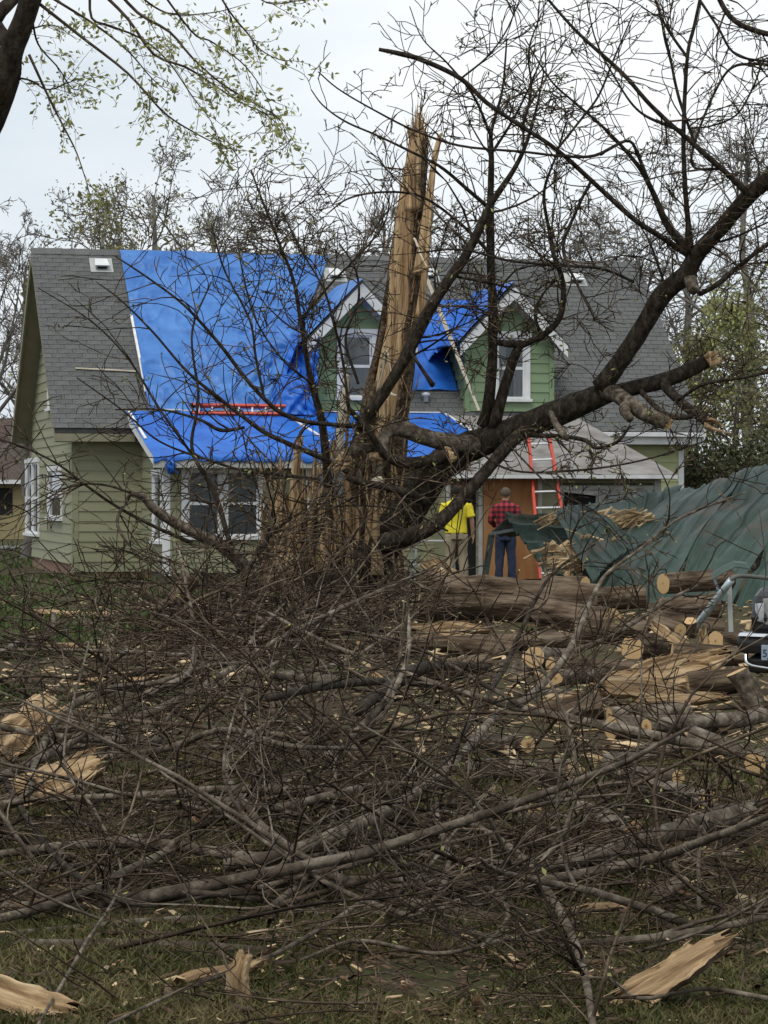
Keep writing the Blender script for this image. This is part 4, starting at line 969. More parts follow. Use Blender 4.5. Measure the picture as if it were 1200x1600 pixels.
for key, H, sd, kw in (('a', 10, 21, {}), ('b', 11, 22, dict(spread=.75)), ('c', 9, 23, dict(spread=1.1))):
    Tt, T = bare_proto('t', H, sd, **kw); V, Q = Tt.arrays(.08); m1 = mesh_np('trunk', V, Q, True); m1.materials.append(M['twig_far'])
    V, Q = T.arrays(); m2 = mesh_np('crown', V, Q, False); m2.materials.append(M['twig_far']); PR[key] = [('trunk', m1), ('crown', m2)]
    tips = [t[0] for t in T.tips]
    if key == 'a':
        sel = np.array(tips)[::3]; lo = leaf_mesh('leaves', sel, .09, M['leaf_olive'], None, .12, 2); m3 = lo.data; bpy.data.objects.remove(lo); PR['al'] = PR['a'] + [('leaves', m3)]
    if key == 'b':
        lo = leaf_mesh('leaves', np.array(tips), .09, M['leaf_yellow'], None, .2, 2); m3 = lo.data; bpy.data.objects.remove(lo); PR['bl'] = PR['b'] + [('leaves', m3)]
BT = [  # px, Y, scale, proto, rot, label
 (40, 66, .88, 'b', .4, 'tall bare tree at the far left behind the gable'),
 (-20, 62, 1.0, 'a', 2.0, 'bare tree cut by the left picture edge above the lawn'),
 (85, 78, 1.0, 'c', 1.0, 'small grey bare tree just left of the roof ridge'),
 (240, 66, 1.2, 'al', .5, 'bushy olive brown tree rising behind the ridge above the big tarp'),
 (330, 72, 1.08, 'b', 2.8, 'slim bare tree behind the middle of the tarped ridge'),
 (430, 74, 1.12, 'al', 1.9, 'low bare tree behind the right end of the tarped ridge'),
 (500, 70, 1.1, 'a', 4.0, 'grey bare tree behind the left dormer'),
 (600, 76, 1.14, 'b', 3.3, 'tall bare tree directly behind the broken trunk'),
 (700, 70, 1.0, 'c', 5.0, 'wide bare tree behind the gap between the dormers'),
 (800, 76, 1.08, 'a', .9, 'bare tree behind the right dormer'),
 (880, 70, .98, 'b', 1.6, 'bare tree behind the ridge right of the right dormer'),
 (985, 66, 1.05, 'c', 2.4, 'spreading bare tree at the right end of the ridge'),
 (1075, 68, 1.12, 'a', 3.7, 'bare tree above the right rake of the roof'),
 (1170, 64, 1.18, 'b', 5.6, 'tall bare tree at the right edge above the green bushes')]
for px, Y, sc, key, rz, lab in BT:
    p = P(px, 775, Y); place_tree(PR, key, (p[0], Y, 0), rz, sc, lab, group='bare trees behind the house')
# small fresh green tree beyond the ridge
def leafy(name, loc, H, W, seed, mat, label, n0=16, leaf=.10, per=4, jit=.16, cat='tree', wood='twig_far', column=1.0, kids=(4, 6), group=None, low=.12, maxl=3):
    rnd.seed(seed); e = empty(name, loc, 0, label, cat, group); T = Tubes(); Tt = Tubes()
    n = 8; pts = [(rnd.gauss(0, .05) * i * .3, rnd.gauss(0, .05) * i * .3, H * .85 * i / (n - 1) - .05) for i in range(n)]
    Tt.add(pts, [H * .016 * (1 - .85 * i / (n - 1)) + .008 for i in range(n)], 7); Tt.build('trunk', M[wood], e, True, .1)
    for k in range(n0):
        t = rnd.uniform(low, 1.0); i = min(n - 2, int(t * (n - 1))); p = tuple(np.array(pts[i]) + (np.array(pts[i + 1]) - np.array(pts[i])) * (t * (n - 1) - i))
        a = rnd.uniform(0, 2 * pi); el = R(rnd.uniform(15, 60) * column + 15); L = W * (1.15 - .75 * abs(t - .35)) * rnd.uniform(.7, 1.2)
        grow(T, p, (cos(a) * cos(el), sin(a) * cos(el), sin(el)), L, .03, 1, maxl, .22, kids, .04, None, 4, 1, (25, 60), .006)
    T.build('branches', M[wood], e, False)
    o = leaf_mesh('leaves', np.array([t_[0] for t_ in T.tips]), leaf, M[mat], e, jit, per, .6, seed); o['kind'] = 'stuff'
    return e
p = P(545, 0, 72); leafy('young_tree', (p[0], 72, 0), 8.6, 1.3, 31, 'leaf_yellow', 'narrow yellow green young tree behind the ridge between the dormers', 26, .16, 8, .22)
p = P(160, 0, 64); leafy('shrub_tree', (p[0], 64, 0), 9.6, 2.4, 32, 'leaf_olive', 'dark olive shrubby tree behind the ridge at the left', 34, .13, 4, .2)
p = P(283, 0, 68); leafy('shrub_tree', (p[0], 68, 0), 9.8, 1.9, 37, 'leaf_olive', 'olive twiggy tree behind the ridge right of the darker shrubby tree', 20, .12, 2, .2)
for k_, (px, Y, H, W, mt, lab, per) in enumerate(((1085, 60, 6.0, 1.3, 'leaf_olive', 'loose yellowish tree touching the right rake of the roof', 5), (1150, 58, 6.6, 1.6, 'leaf_yellow', 'pale yellow green leafing tree right of the roof', 6), (1225, 56, 6.8, 1.7, 'leaf_olive', 'olive leafing tree cut by the right picture edge', 6))):
    p = P(px, 0, Y); leafy('leafing_tree', (p[0], Y, 0), H, W, 40 + k_, mt, lab, 26, .10, per, .2, column=1.5, low=.05, group='leafing trees right of the house')
for k_, (px, Y, H, lab) in enumerate(((1120, 57, 2.3, 'dark dense bush against the right end of the house'), (1185, 55, 2.5, 'dark dense bush above the crumpled metal roof'), (1245, 54, 2.4, 'dark bush at the right picture edge'))):
    p = P(px, 0, Y); leafy('bush', (p[0], Y, 0), H, 1.2, 50 + k_, 'leaf_dark', lab, 30, .12, 7, .2, 'bush', low=.02, group='dark bushes right of the house')
# ------------------------------------------------------------------ neighbour's house far left
nb = empty('neighbour_house', (P(-40, 0, 95)[0], 95, 0), R(6), 'tan neighbouring house with brown roof beyond the lawn at far left', 'house')
M['tan'] = noise_mat('tan_siding', [(.24, .20, .10), (.31, .26, .14)], 3, stretch=(.3, 1, 6)); M['broof'] = noise_mat('brown_roof', [(.06, .04, .035), (.10, .07, .06)], 8)
Bx().box(-5, 2.05, 0, 7, 0, 2.3).build('wall', M['tan'], nb)
k = Bx(); k.prism([(-5.3, -.4, 2.2), (2.35, -.4, 2.2), (2.2, 3.5, 4.6), (-5.3, 3.5, 4.6)], (0, 0, -.15)); k.prism([(-5.3, 3.5, 4.6), (2.2, 3.5, 4.6), (2.35, 7.4, 2.2), (-5.3, 7.4, 2.2)], (0, 0, -.15)); k.build('roof', M['broof'], nb)
Bx().box(-5.3, 2.36, -.45, -.41, 2.05, 2.2).build('fascia', M['white'], nb)
for x0 in (-1.2, .6): Bx().box(x0, x0 + .8, -.03, -.002, .9, 1.9).build('window', M['dark'], nb)

# ------------------------------------------------------------------ overhanging tree at the upper left
rnd.seed(61)
ot = empty('overhanging_tree', (P(-420, 0, 15)[0], 15, 0), 0, 'tree at the upper left with drooping branches of young yellow green leaves', 'tree'); OO = np.array(ot.location)
T = Tubes(); T.add(catmull([OO + (0, 0, -.1), P(-330, 900, 15), P(-200, 500, 15), P(-60, 250, 14.8), P(0, 130, 14.6), P(20, 75, 14.5), P(45, 10, 14.4), P(62, -60, 14.3), P(80, -220, 14.2)], 40) - OO, np.concatenate([np.linspace(.26, .075, 24), np.linspace(.072, .045, 16)]), 12)
T.build('trunk', M['bark'], ot, True, .10)
T = Tubes(); T.add(catmull([P(20, 75, 14.5), P(-8, 40, 14.6), P(0, 20, 14.6), P(28, -10, 14.7), P(60, -60, 14.8)], 16) - OO, np.linspace(.05, .03, 16), 8); T.build('limb', M['bark'], ot, True, .1)
T = Tubes(); leafpts = []
def droop(path, Y, w0=5, dens=26, side=9):
    pts = catmull([P(x, y, Y + j * .05) for j, (x, y) in enumerate(path)], 22) - OO
    rad = np.linspace(w0 / 2 * Y / F, .0016, 22); T.add(pts, rad, 5)
    for k in range(side):
        i = rnd.randint(3, 20); d = pts[i + 1] - pts[i]; d /= np.linalg.norm(d); v = np.array([rnd.gauss(0, 1), rnd.gauss(0, 1), rnd.gauss(-.25, .7)]); v -= d * (v @ d); v /= np.linalg.norm(v)
        a = R(rnd.uniform(18, 45)); dd = d * cos(a) + v * sin(a); t0 = len(T.tips)
        n0 = {kk: len(vv) for kk, vv in T.g.items()}
        grow(T, tuple(pts[i]), tuple(dd), rnd.uniform(.12, .34), .0028, 1, 2, .16, (1, 3), -.03, None, 3, 1, (20, 50), .0011)
        for kk, vv in T.g.items():
            for (pp, rr) in vv[n0.get(kk, 0):]:
                for q in pp[1:]: leafpts.append(q)
    for i in range(4, 22):
        if rnd.random() < .7: leafpts.append(tuple(pts[i]))
for path, Y, w0, sd in (
  ([(60, 5), (130, 60), (200, 115), (255, 175), (300, 205), (350, 230), (385, 236)], 14.4, 6, 12), ([(70, -10), (150, 40), (200, 80), (235, 120), (268, 150)], 14.2, 5, 10),
  ([(150, -20), (200, 30), (240, 85), (290, 105), (330, 130), (375, 160), (415, 178), (455, 215)], 14.0, 6, 16), ([(170, -30), (215, 20), (265, 50), (300, 90), (345, 130), (395, 160), (440, 190), (450, 245)], 13.8, 6, 16),
  ([(240, -30), (300, 50), (330, 65), (380, 100), (415, 150), (440, 215)], 13.6, 4, 12), ([(330, -30), (360, 20), (385, 50), (410, 80), (450, 95), (468, 70)], 13.7, 4, 10),
  ([(45, 85), (75, 150), (95, 190), (118, 235), (132, 275), (143, 312)], 14.5, 5, 9), ([(50, 30), (60, 70), (90, 105), (115, 140), (135, 130)], 14.5, 4, 8),
  ([(5, 120), (45, 125), (75, 140), (110, 128), (140, 118)], 14.6, 4, 8), ([(140, -20), (143, 28), (170, 40), (220, 60), (262, 95), (300, 150), (330, 190), (345, 225)], 14.1, 5, 14),
  ([(380, -20), (420, 5), (460, 2), (500, -2)], 13.6, 3, 5), ([(20, 60), (50, 45), (85, 40), (120, 62)], 14.6, 4, 6), ([(200, -20), (260, 20), (330, 20), (390, 5)], 14.0, 4, 8)):
    droop(path, Y, w0, side=sd)
T.build('branches', M['twig'], ot, False)
lp_ = np.array(leafpts); o = leaf_mesh('leaves', lp_, .040, M['leaf'], ot, .012, 1, .42, 4); o['kind'] = 'stuff'

# ------------------------------------------------------------------ the shattered standing trunk
st = empty('broken_trunk', P(578, 930, 43) * np.array([1, 1, 0]), 0, 'tall shattered tree trunk split to a spike with bare tan wood', 'tree trunk'); SO = np.array(st.location)
cen = [(570, 935), (576, 860), (585, 780), (594, 700), (603, 640), (614, 570), (624, 500), (634, 400), (645, 300), (653, 222), (654, 200), (654, 176)]
wid = [120, 104, 90, 82, 72, 59, 52, 47, 40, 32, 14, 4]
NH, NA = 90, 40
cc = catmull([P(x, y, 43) for x, y in cen], NH) - SO; ww = np.interp(np.linspace(0, 1, NH), np.linspace(0, 1, len(wid)), wid) / 2 * 43 / F
ang_ = np.arange(NA) * 2 * pi / NA
def trunk_shell(a0, a1, scale, hmax, rough, name, mat, seed, flute=0.0, close=False):
    """part of the trunk between two angles (0 = picture right, -90 = towards camera), each column torn off at its own height"""
    na = 30; aa = np.linspace(R(a0), R(a1), na); V = np.zeros((NH, na, 3)); 
    hh = np.clip(hmax[0] + (hmax[1] - hmax[0]) * np.linspace(0, 1, na) + hmax[2] * vnoise(np.arange(na) * .75, np.zeros(na), seed) + hmax[2] * .5 * vnoise(np.arange(na) * 1.9, np.zeros(na), seed + 1), .05, 1)
    for j in range(na):
        t = np.linspace(0, hh[j], NH) * (NH - 1); i0 = np.clip(t.astype(int), 0, NH - 2); f_ = (t - i0)[:, None]
        c_ = cc[i0] * (1 - f_) + cc[i0 + 1] * f_; w_ = ww[i0] * (1 - f_[:, 0]) + ww[i0 + 1] * f_[:, 0]
        r_ = w_ * scale * (1 + rough * fbm(np.full(NH, j * .55), t * .10, seed, 3) + flute * vnoise(np.full(NH, j * 1.3), t * .015, seed + 5))
        V[:, j] = c_ + np.stack([np.cos(aa[j]) * r_, np.sin(aa[j]) * r_ * .85, np.zeros(NH)], 1)
    idx = np.arange(NH * na).reshape(NH, na); Q = np.stack([idx[:-1, :-1], idx[:-1, 1:], idx[1:, 1:], idx[1:, :-1]], -1).reshape(-1, 4)
    if close: Q = np.concatenate([Q, np.stack([idx[:-1, -1], idx[:-1, 0], idx[1:, 0], idx[1:, -1]], -1)])
    o = link(name, mesh_np(name, V.reshape(-1, 3), Q, True), M[mat], st); m = o.modifiers.new('t', 'SOLIDIFY'); m.thickness = .05; m.offset = -1; return o
trunk_shell(-185, 175, .86, (.97, .97, .06), .16, 'torn_wood', 'wood_z', 2, .30, True)
trunk_shell(-62, 40, 1.02, (.90, .72, .10), .14, 'bark_strip', 'bark_log', 5)
trunk_shell(40, 200, 1.0, (.75, .62, .10), .14, 'bark_strip', 'bark_log', 8)
trunk_shell(-178, -118, 1.04, (.52, .36, .10), .14, 'bark_strip', 'bark_log', 11)
trunk_shell(-118, -62, 1.03, (.25, .34, .08), .16, 'bark_strip', 'bark_log', 14)
def splinter(parent, path, w0, w1, th, mat, name='splinter', seed=0, O=None, n=18):
    """a torn board along a path of world points, tapering with ragged edges"""
    p = catmull(path, n); t = np.linspace(0, 1, n); rg = np.random.default_rng(seed)
    T0 = (p[-1] - p[0]) / np.linalg.norm(p[-1] - p[0]); side = np.cross(T0, (0, 1, 0)); side /= np.linalg.norm(side) + 1e-9; nn = np.cross(side, T0)
    w = (w0 + (w1 - w0) * t) / 2; l = w * (1 + .35 * vnoise(t * 9, t * 0, seed)); r_ = w * (1 + .35 * vnoise(t * 8, t * 0 + 3, seed + 1))
    dd = th * .5 * (1 + .4 * vnoise(t * 6, t * 0, seed + 2)) * (1.05 - t * .6)
    V = np.concatenate([p - side * l[:, None] - nn * dd[:, None], p + side * r_[:, None] - nn * dd[:, None], p + side * (r_ * .85)[:, None] + nn * dd[:, None], p - side * (l * .8)[:, None] + nn * dd[:, None]])
    if O is not None: V = V - O
    Q = []
    for a in range(4):
        b = (a + 1) % 4
        for i in range(n - 1): Q.append([a * n + i, b * n + i, b * n + i + 1, a * n + i + 1])
    Q.append([0, n, 2 * n, 3 * n][::-1]); Q.append([n - 1, 2 * n - 1, 3 * n - 1, 4 * n - 1])
    return link(name, mesh_np(name, V, np.array(Q)), M[mat], parent)
pxm = 43 / F
for i_, (path, w0, w1, th, mt) in enumerate((
  ([(652, 430, 42.7), (668, 330, 42.7), (682, 232, 42.7), (690, 208, 42.7)], 15, 5, .06, 'wood_z'),
  ([(657, 500, 42.65), (664, 420, 42.6), (672, 350, 42.6), (678, 270, 42.6)], 14, 3, .05, 'wood_z'),
  ([(650, 330, 42.8), (653, 250, 42.7), (653, 182, 42.7)], 14, 3, .05, 'wood_z'),
  ([(640, 330, 42.7), (645, 262, 42.7), (648, 215, 42.7)], 16, 2, .05, 'wood_z'),
  ([(648, 372, 42.55), (658, 400, 42.4), (668, 418, 42.3)], 4, 2, .03, 'lath'),
  ([(645, 428, 42.5), (668, 418, 42.3), (684, 416, 42.2)], 6, 2, .03, 'wood'),
  ([(597, 575, 42.4), (602, 560, 42.2), (606, 545, 42.1)], 9, 2, .03, 'lath'),
  ([(590, 610, 42.35), (598, 580, 42.2), (604, 548, 42.1), (612, 585, 42.0)], 5, 2, .03, 'lath'),
  ([(604, 610, 42.4), (612, 616, 42.2), (619, 618, 42.1)], 6, 3, .03, 'lath'),
  ([(606, 400, 42.6), (604, 385, 42.5), (602, 370, 42.5)], 5, 1.5, .02, 'lath'),
  ([(528, 720, 42.2), (534, 660, 42.2), (540, 600, 42.2), (543, 585, 42.2)], 13, 8, .05, 'lath'),
  ([(540, 720, 42.3), (544, 650, 42.3), (545, 590, 42.3)], 7, 3, .03, 'wood'),
  ([(590, 720, 42.2), (596, 680, 42.2), (601, 625, 42.2)], 24, 12, .07, 'wood_z'),
  ([(614, 845, 41.9), (600, 790, 42.0), (618, 772, 41.9), (630, 762, 41.9)], 22, 8, .05, 'wood'),
  ([(460, 905, 42.3), (461, 800, 42.3), (463, 720, 42.3), (470, 680, 42.3)], 17, 9, .07, 'wood_z'),
  ([(455, 890, 42.35), (456, 830, 42.35), (456, 760, 42.35), (460, 730, 42.35)], 9, 4, .06, 'wood_z'),
  ([(436, 880, 42.4), (434, 830, 42.4), (432, 775, 42.4), (428, 750, 42.4)], 14, 5, .06, 'wood_z'),
  ([(417, 872, 42.5), (413, 835, 42.5), (409, 795, 42.5)], 14, 4, .06, 'wood'),
  ([(500, 900, 42.2), (492, 820, 42.2), (490, 760, 42.2), (494, 700, 42.2)], 17, 5, .07, 'soilroot'),
  ([(517, 900, 42.1), (515, 820, 42.1), (512, 750, 42.1), (522, 690, 42.1)], 22, 7, .09, 'soilroot'),
  ([(478, 900, 42.45), (476, 820, 42.4), (474, 760, 42.4)], 19, 6, .09, 'soilroot'),
  ([(446, 900, 42.6), (446, 830, 42.6), (445, 770, 42.6)], 15, 6, .09, 'soilroot'),
  ([(541, 905, 42.0), (540, 830, 42.0), (541, 770, 42.0), (548, 730, 42.0)], 24, 9, .1, 'soilroot'),
  ([(560, 900, 41.8), (560, 850, 41.8), (557, 790, 41.8)], 14, 5, .07, 'wood_z'),
  ([(545, 890, 41.8), (542, 840, 41.8), (543, 800, 41.8)], 7, 3, .05, 'wood_z'),
  ([(492, 900, 42.1), (488, 850, 42.1), (489, 800, 42.1)], 6, 3, .05, 'wood_z'),
  ([(470, 905, 42.0), (470, 870, 42.0), (472, 830, 42.0)], 9, 4, .05, 'wood'))):
    splinter(st, [P(*q) for q in path], w0 * pxm, w1 * pxm, th, mt, 'splinter', 100 + i_, SO)
rs = random.Random(5); TFb = Tubes()
for k_ in range(170):          # torn fibres standing off the break
    i = int(rs.triangular(20, NH - 3, NH - 8)); a_ = rs.uniform(R(-200), R(20)); r_ = ww[i] * rs.uniform(.80, 1.0); c_ = cc[i] + np.array([cos(a_) * r_, sin(a_) * r_ * .85, 0]); L = rs.uniform(.08, .5)
    d_ = np.array([cos(a_) * rs.uniform(0, .30) + .12, sin(a_) * .2, rs.choice((1, 1, 1, -.6))]); d_ /= np.linalg.norm(d_)
    TFb.add([tuple(c_), tuple(c_ + d_ * L * .5), tuple(c_ + d_ * L + np.array([rs.gauss(0, .03), 0, 0]))], [rs.uniform(.006, .016), .007, .002], 4)
for k_ in range(150):          # and round the foot
    x_ = rs.uniform(405, 630); y_ = rs.uniform(740, 900); c_ = P(x_, y_, 41.7 - rs.random() * .3) - SO; L = rs.uniform(.15, .7); d_ = np.array([rs.gauss(0, .12), 0, 1.0])
    TFb.add([tuple(c_), tuple(c_ + d_ * L * .5), tuple(c_ + d_ * L)], [rs.uniform(.008, .03), rs.uniform(.006, .02), .003], 4)
o = TFb.build('torn_fibres', M['wood_z'], st, False); o['kind'] = 'stuff'
for k_ in range(26):
    x_ = rs.uniform(408, 625); b_ = rs.uniform(870, 905); h_ = rs.uniform(45, 150); Yk = rs.uniform(41.3, 41.9)
    splinter(st, [P(x_, b_, Yk), P(x_ + rs.gauss(0, 4), b_ - h_ * .5, Yk), P(x_ + rs.gauss(0, 9), b_ - h_, Yk)], rs.uniform(7, 18) * pxm, rs.uniform(2, 5) * pxm, .05, rs.choice(('wood_z', 'wood_z', 'soilroot', 'wood')), 'splinter', 160 + k_, SO)
# low ragged stump mass the splinters stand in
V = []; k_ = 48
for i in range(10):
    f_ = i / 9; z = f_ * 1.15
    for j in range(k_):
        t = 2 * pi * j / k_; q = 1 + .14 * float(vnoise(j * .8, i * .6, 4)) - .12 * f_; V.append((P(520, 0, 43)[0] + cos(t) * 1.25 * q - SO[0], 43 + sin(t) * .55 * q - SO[1], z * (1 + .35 * float(vnoise(j * .9, 0, 9))) - .05))
Fc = [[i * k_ + j, i * k_ + (j + 1) % k_, (i + 1) * k_ + (j + 1) % k_, (i + 1) * k_ + j] for i in range(9) for j in range(k_)] + [list(range(9 * k_, 10 * k_))]
poly('stump', V, Fc, M['soilroot'], st, True)
# ------------------------------------------------------------------ the leaning fallen tree
rnd.seed(71)
ft = empty('fallen_tree', P(575, 925, 41.5) * np.array([1, 1, 0]), 0, 'big dark leaning tree limb fallen in front of the house', 'fallen tree'); TO = np.array(ft.location)
TW = Tubes()     # all its twigs
def limb(path, name='limb', mat='bark', sides=14, n=None, rough=.09, seed=0, twigs=0, tl=(.5, 1.4), maxl=3, parent=ft, O=TO, tubes=None, kids=(3, 5), zmin=None, trange=(.2, 1.0), build=True, up=.01, kr=.5, flat=1.0, rmin=.0066):
    """path of (px,py,Y,width px); returns the point list"""
    pts = catmull([P(q[0], q[1], q[2]) for q in path], n or max(8, 5 * len(path)))
    m = len(pts); w = np.interp(np.linspace(0, 1, m), np.linspace(0, 1, len(path)), [q[3] / 2 * q[2] / F for q in path])
    T = Tubes(); TT = tubes if tubes is not None else TW
    if build: T.add(pts - O, w, sides); o = T.build(name, M[mat], parent, True, rough, seed)
    else: TT.add(pts - O, w, sides); o = None
    for k in range(twigs):
        f_ = rnd.uniform(*trange) * (m - 1.01); i = int(f_); p = pts[i] + (pts[i + 1] - pts[i]) * (f_ - i); d = pts[i + 1] - pts[i]; d /= np.linalg.norm(d)
        v = np.array([rnd.gauss(0, 1), rnd.gauss(0, .8), rnd.gauss(.15, .9) * flat]); v -= d * (v @ d); v /= np.linalg.norm(v); a = R(rnd.uniform(30, 75)); dd = d * cos(a) + v * sin(a)
        L = rnd.uniform(*tl); grow(TT, tuple(p - O), tuple(dd), L, min(w[i] * .6, max(.007, L * .0115 * kr * 2)), 1, maxl, .15, kids, up, zmin, 4, flat, (25, 60), rmin, 7, (.45, .85))
    return o
def disc(parent, c, axis, r, O, name='cut_face', mat='cut', squash=1.0, seed=0):
    """a sawn face: disc whose own x axis is its normal"""
    k = 26; V = [(0.004, 0, 0)] + [(0, cos(t) * r * (1 + .04 * float(vnoise(i * .7, 0, seed))), sin(t) * r * squash * (1 + .04 * float(vnoise(i * .7, 5, seed)))) for i, t in enumerate(np.arange(k) * 2 * pi / k)]
    Fc = [(0, i + 1, (i + 1) % k + 1) for i in range(k)]
    o = poly(name, V, Fc, M[mat], parent); o.location = Vector(c) - Vector(O); o.rotation_euler = Vector(axis).to_track_quat('X', 'Z').to_euler(); return o
def ragged(parent, path, n, w, L, O, mat='wood', seed=0):
    """splinters at a broken end: path = end point (px,py,Y) and direction px"""
    (x, y, Y), (dx, dy) = path
    for i in range(n):
        s = (i - (n - 1) / 2) * w / n; nx_, ny__ = -dy / sqrt(dx * dx + dy * dy), dx / sqrt(dx * dx + dy * dy)
        f_ = .25 + .75 * hash2(i, seed, 3); q = [(x - dx * .3 + nx_ * s, y - dy * .3 + ny__ * s, Y - .02), (x + dx * .4 * f_ + nx_ * s * 1.1, y + dy * .4 * f_ + ny__ * s * 1.1, Y - .03), (x + dx * f_ + nx_ * s * 1.2, y + dy * f_ + ny__ * s * 1.2, Y - .03)]
        splinter(parent, [P(*t) for t in q], w / n * 2.4 * Y / F, w / n * .5 * Y / F, .06, mat, 'splinter', seed * 10 + i, O, 8)
limb([(500, 935, 42.3, 90), (560, 895, 42, 76), (598, 850, 41.8, 62), (627, 812, 41.6, 58), (655, 772, 41.5, 54), (685, 732, 41.4, 50), (722, 703, 41.3, 48), (762, 688, 41.2, 45), (812, 668, 41.1, 41), (872, 645, 41, 42), (922, 624, 40.9, 38), (955, 613, 40.9, 28)], sides=26, n=70, rough=.06, seed=1, twigs=14, tl=(.5, 1.3), trange=(.35, .95))
limb([(940, 612, 40.9, 26), (962, 616, 40.6, 25), (985, 632, 40.3, 24), (1009, 647, 40.1, 24), (1041, 661, 40.0, 22)], mat='bark_grey', sides=18, n=24, seed=2, rough=.05)
disc(ft, P(1041, 661, 39.99), P(1052, 667, 39.6) - P(1041, 661, 39.99), .105, TO, squash=1.0)
limb([(985, 628, 40.4, 16), (976, 640, 40.1, 18), (985, 655, 39.9, 12)], mat='bark_grey', sides=12, seed=3)
U_ = [(938, 606, 40.8, 30), (975, 556, 40.6, 28), (1009, 504, 40.4, 29), (1035, 461, 40.2, 31), (1070, 430, 40.0, 29), (1089, 398, 39.9, 26), (1128, 354, 39.6, 24), (1170, 306, 39.3, 26), (1205, 277, 39.0, 26), (1260, 235, 38.5, 22), (1330, 200, 38, 18)]
limb(U_, sides=20, n=60, rough=.06, seed=4, twigs=20, tl=(.8, 2.2), maxl=3)
limb([(1075, 432, 40.0, 22), (1082, 446, 39.8, 20), (1084, 455, 39.7, 15)], sides=12, mat='bark_grey', seed=6)
limb([(950, 614, 40.9, 22), (1000, 604, 40.9, 24), (1048, 591, 40.9, 25), (1096, 569, 40.9, 21), (1116, 560, 40.9, 19)], sides=18, n=28, seed=7, twigs=7, tl=(.4, 1.2))
ragged(ft, ((1112, 561, 40.8), (24, -13)), 5, 20, .5, TO, 'wood_z', 3)
limb([(1036, 600, 40.8, 15), (1070, 634, 40.5, 15), (1105, 658, 40.3, 16)], sides=14, n=14, seed=8, twigs=3, tl=(.4, 1.0))
disc(ft, P(1107, 659, 40.28), (.75, -.55, -.2), .085, TO, mat='wood')
for w_, q_ in ((9, [(1100, 664, 40.2), (1120, 672, 40.1), (1143, 678, 40.1)]), (7, [(1104, 654, 40.25), (1122, 660, 40.2), (1133, 669, 40.2)])): splinter(ft, [P(*t) for t in q_], w_ * 40 / F, 2 * 40 / F, .06, 'wood', 'splinter', 555 + w_, TO, 10)
limb([(1000, 610, 40.8, 9), (1030, 640, 40.2, 8), (1055, 652, 40.0, 8), (1082, 651, 39.9, 8)], sides=8, seed=9, twigs=3, tl=(.3, .7))
limb([(755, 665, 41.2, 22), (762, 638, 41.1, 19), (769, 572, 41.0, 16), (770, 517, 41, 15), (770, 476, 41, 14), (767, 422, 41, 13), (766, 336, 41, 13), (768, 240, 40.9, 8), (768, 204, 40.9, 6), (785, 140, 40.8, 4), (792, 60, 40.7, 2.5)], sides=12, n=50, seed=10, twigs=20, tl=(.7, 2.0), maxl=3)
limb([(772, 668, 41.1, 22), (776, 650, 41.0, 19), (788, 604, 40.9, 17), (803, 559, 40.8, 15), (816, 539, 40.7, 11), (845, 526, 40.7, 10), (870, 504, 40.6, 10), (880, 472, 40.6, 9), (878, 434, 40.6, 8), (866, 401, 40.5, 7), (858, 360, 40.5, 6), (850, 300, 40.4, 5), (870, 240, 40.3, 3.5), (885, 190, 40.2, 2.5)], sides=10, n=60, seed=11, twigs=20, tl=(.5, 1.5))
limb([(822, 537, 40.7, 10), (800, 538, 40.7, 11), (778, 535, 40.7, 10)], sides=10, seed=12, twigs=2, tl=(.3, .6))
limb([(845, 524, 40.7, 6), (836, 490, 40.6, 5), (847, 462, 40.6, 4), (859, 447, 40.6, 3)], sides=7, seed=13, twigs=3, tl=(.2, .5))
limb([(835, 662, 41.0, 20), (798, 692, 40.7, 20), (759, 737, 40.4, 19), (740, 758, 40.3, 19), (706, 797, 40.2, 20), (676, 822, 40.0, 25), (640, 838, 40.0, 28), (600, 850, 40.3, 32)], sides=18, n=36, seed=14, twigs=2, tl=(.4, .8))
limb([(750, 695, 41.2, 34), (722, 694, 41.0, 28), (690, 690, 40.8, 27), (655, 680, 40.6, 26), (625, 669, 40.5, 26), (606, 674, 40.4, 22), (598, 692, 40.3, 19), (600, 712, 40.2, 15)], mat='bark_grey', sides=16, n=36, seed=15, rough=.07, twigs=3, tl=(.3, .8))
limb([(712, 707, 40.6, 20), (690, 715, 40.5, 22), (655, 723, 40.4, 19), (625, 722, 40.3, 17), (604, 713, 40.2, 14), (588, 692, 40.1, 11), (575, 672, 40.0, 9), (560, 655, 40.0, 9), (545, 638, 39.9, 8)], mat='bark', sides=14, n=36, seed=16, twigs=5, tl=(.4, 1.0))
ragged(ft, ((704, 710, 40.3), (13, -5)), 3, 20, .2, TO, 'wood', 8)
X_ = [(560, 672, 40.3, 18), (587, 633, 40.2, 16), (613, 593, 40.1, 18), (633, 560, 40, 18), (652, 520, 40, 20), (676, 475, 40, 18), (704, 433, 40, 17), (727, 401, 40, 15), (750, 356, 40, 13), (768, 317, 40, 11), (800, 270, 40, 8), (822, 225, 39.9, 6), (838, 170, 39.8, 4), (850, 110, 39.7, 2.5)]
limb(X_, sides=14, n=60, seed=17, twigs=20, tl=(.7, 2.0), maxl=3)
limb([(676, 602, 40.0, 9), (668, 590, 39.9, 7), (640, 548, 39.9, 5)][::-1], sides=7, seed=18)
limb([(512, 760, 41.5, 14), (508, 700, 41.3, 13), (501, 650, 41.2, 12), (487, 601, 41.1, 10), (477, 545, 41, 8), (469, 496, 41, 6.5), (459, 440, 41, 5.5), (438, 384, 41, 4.5), (410, 314, 40.9, 3.5), (392, 265, 40.8, 2.5)], sides=10, n=50, seed=19, twigs=26, tl=(.5, 1.6), maxl=3)
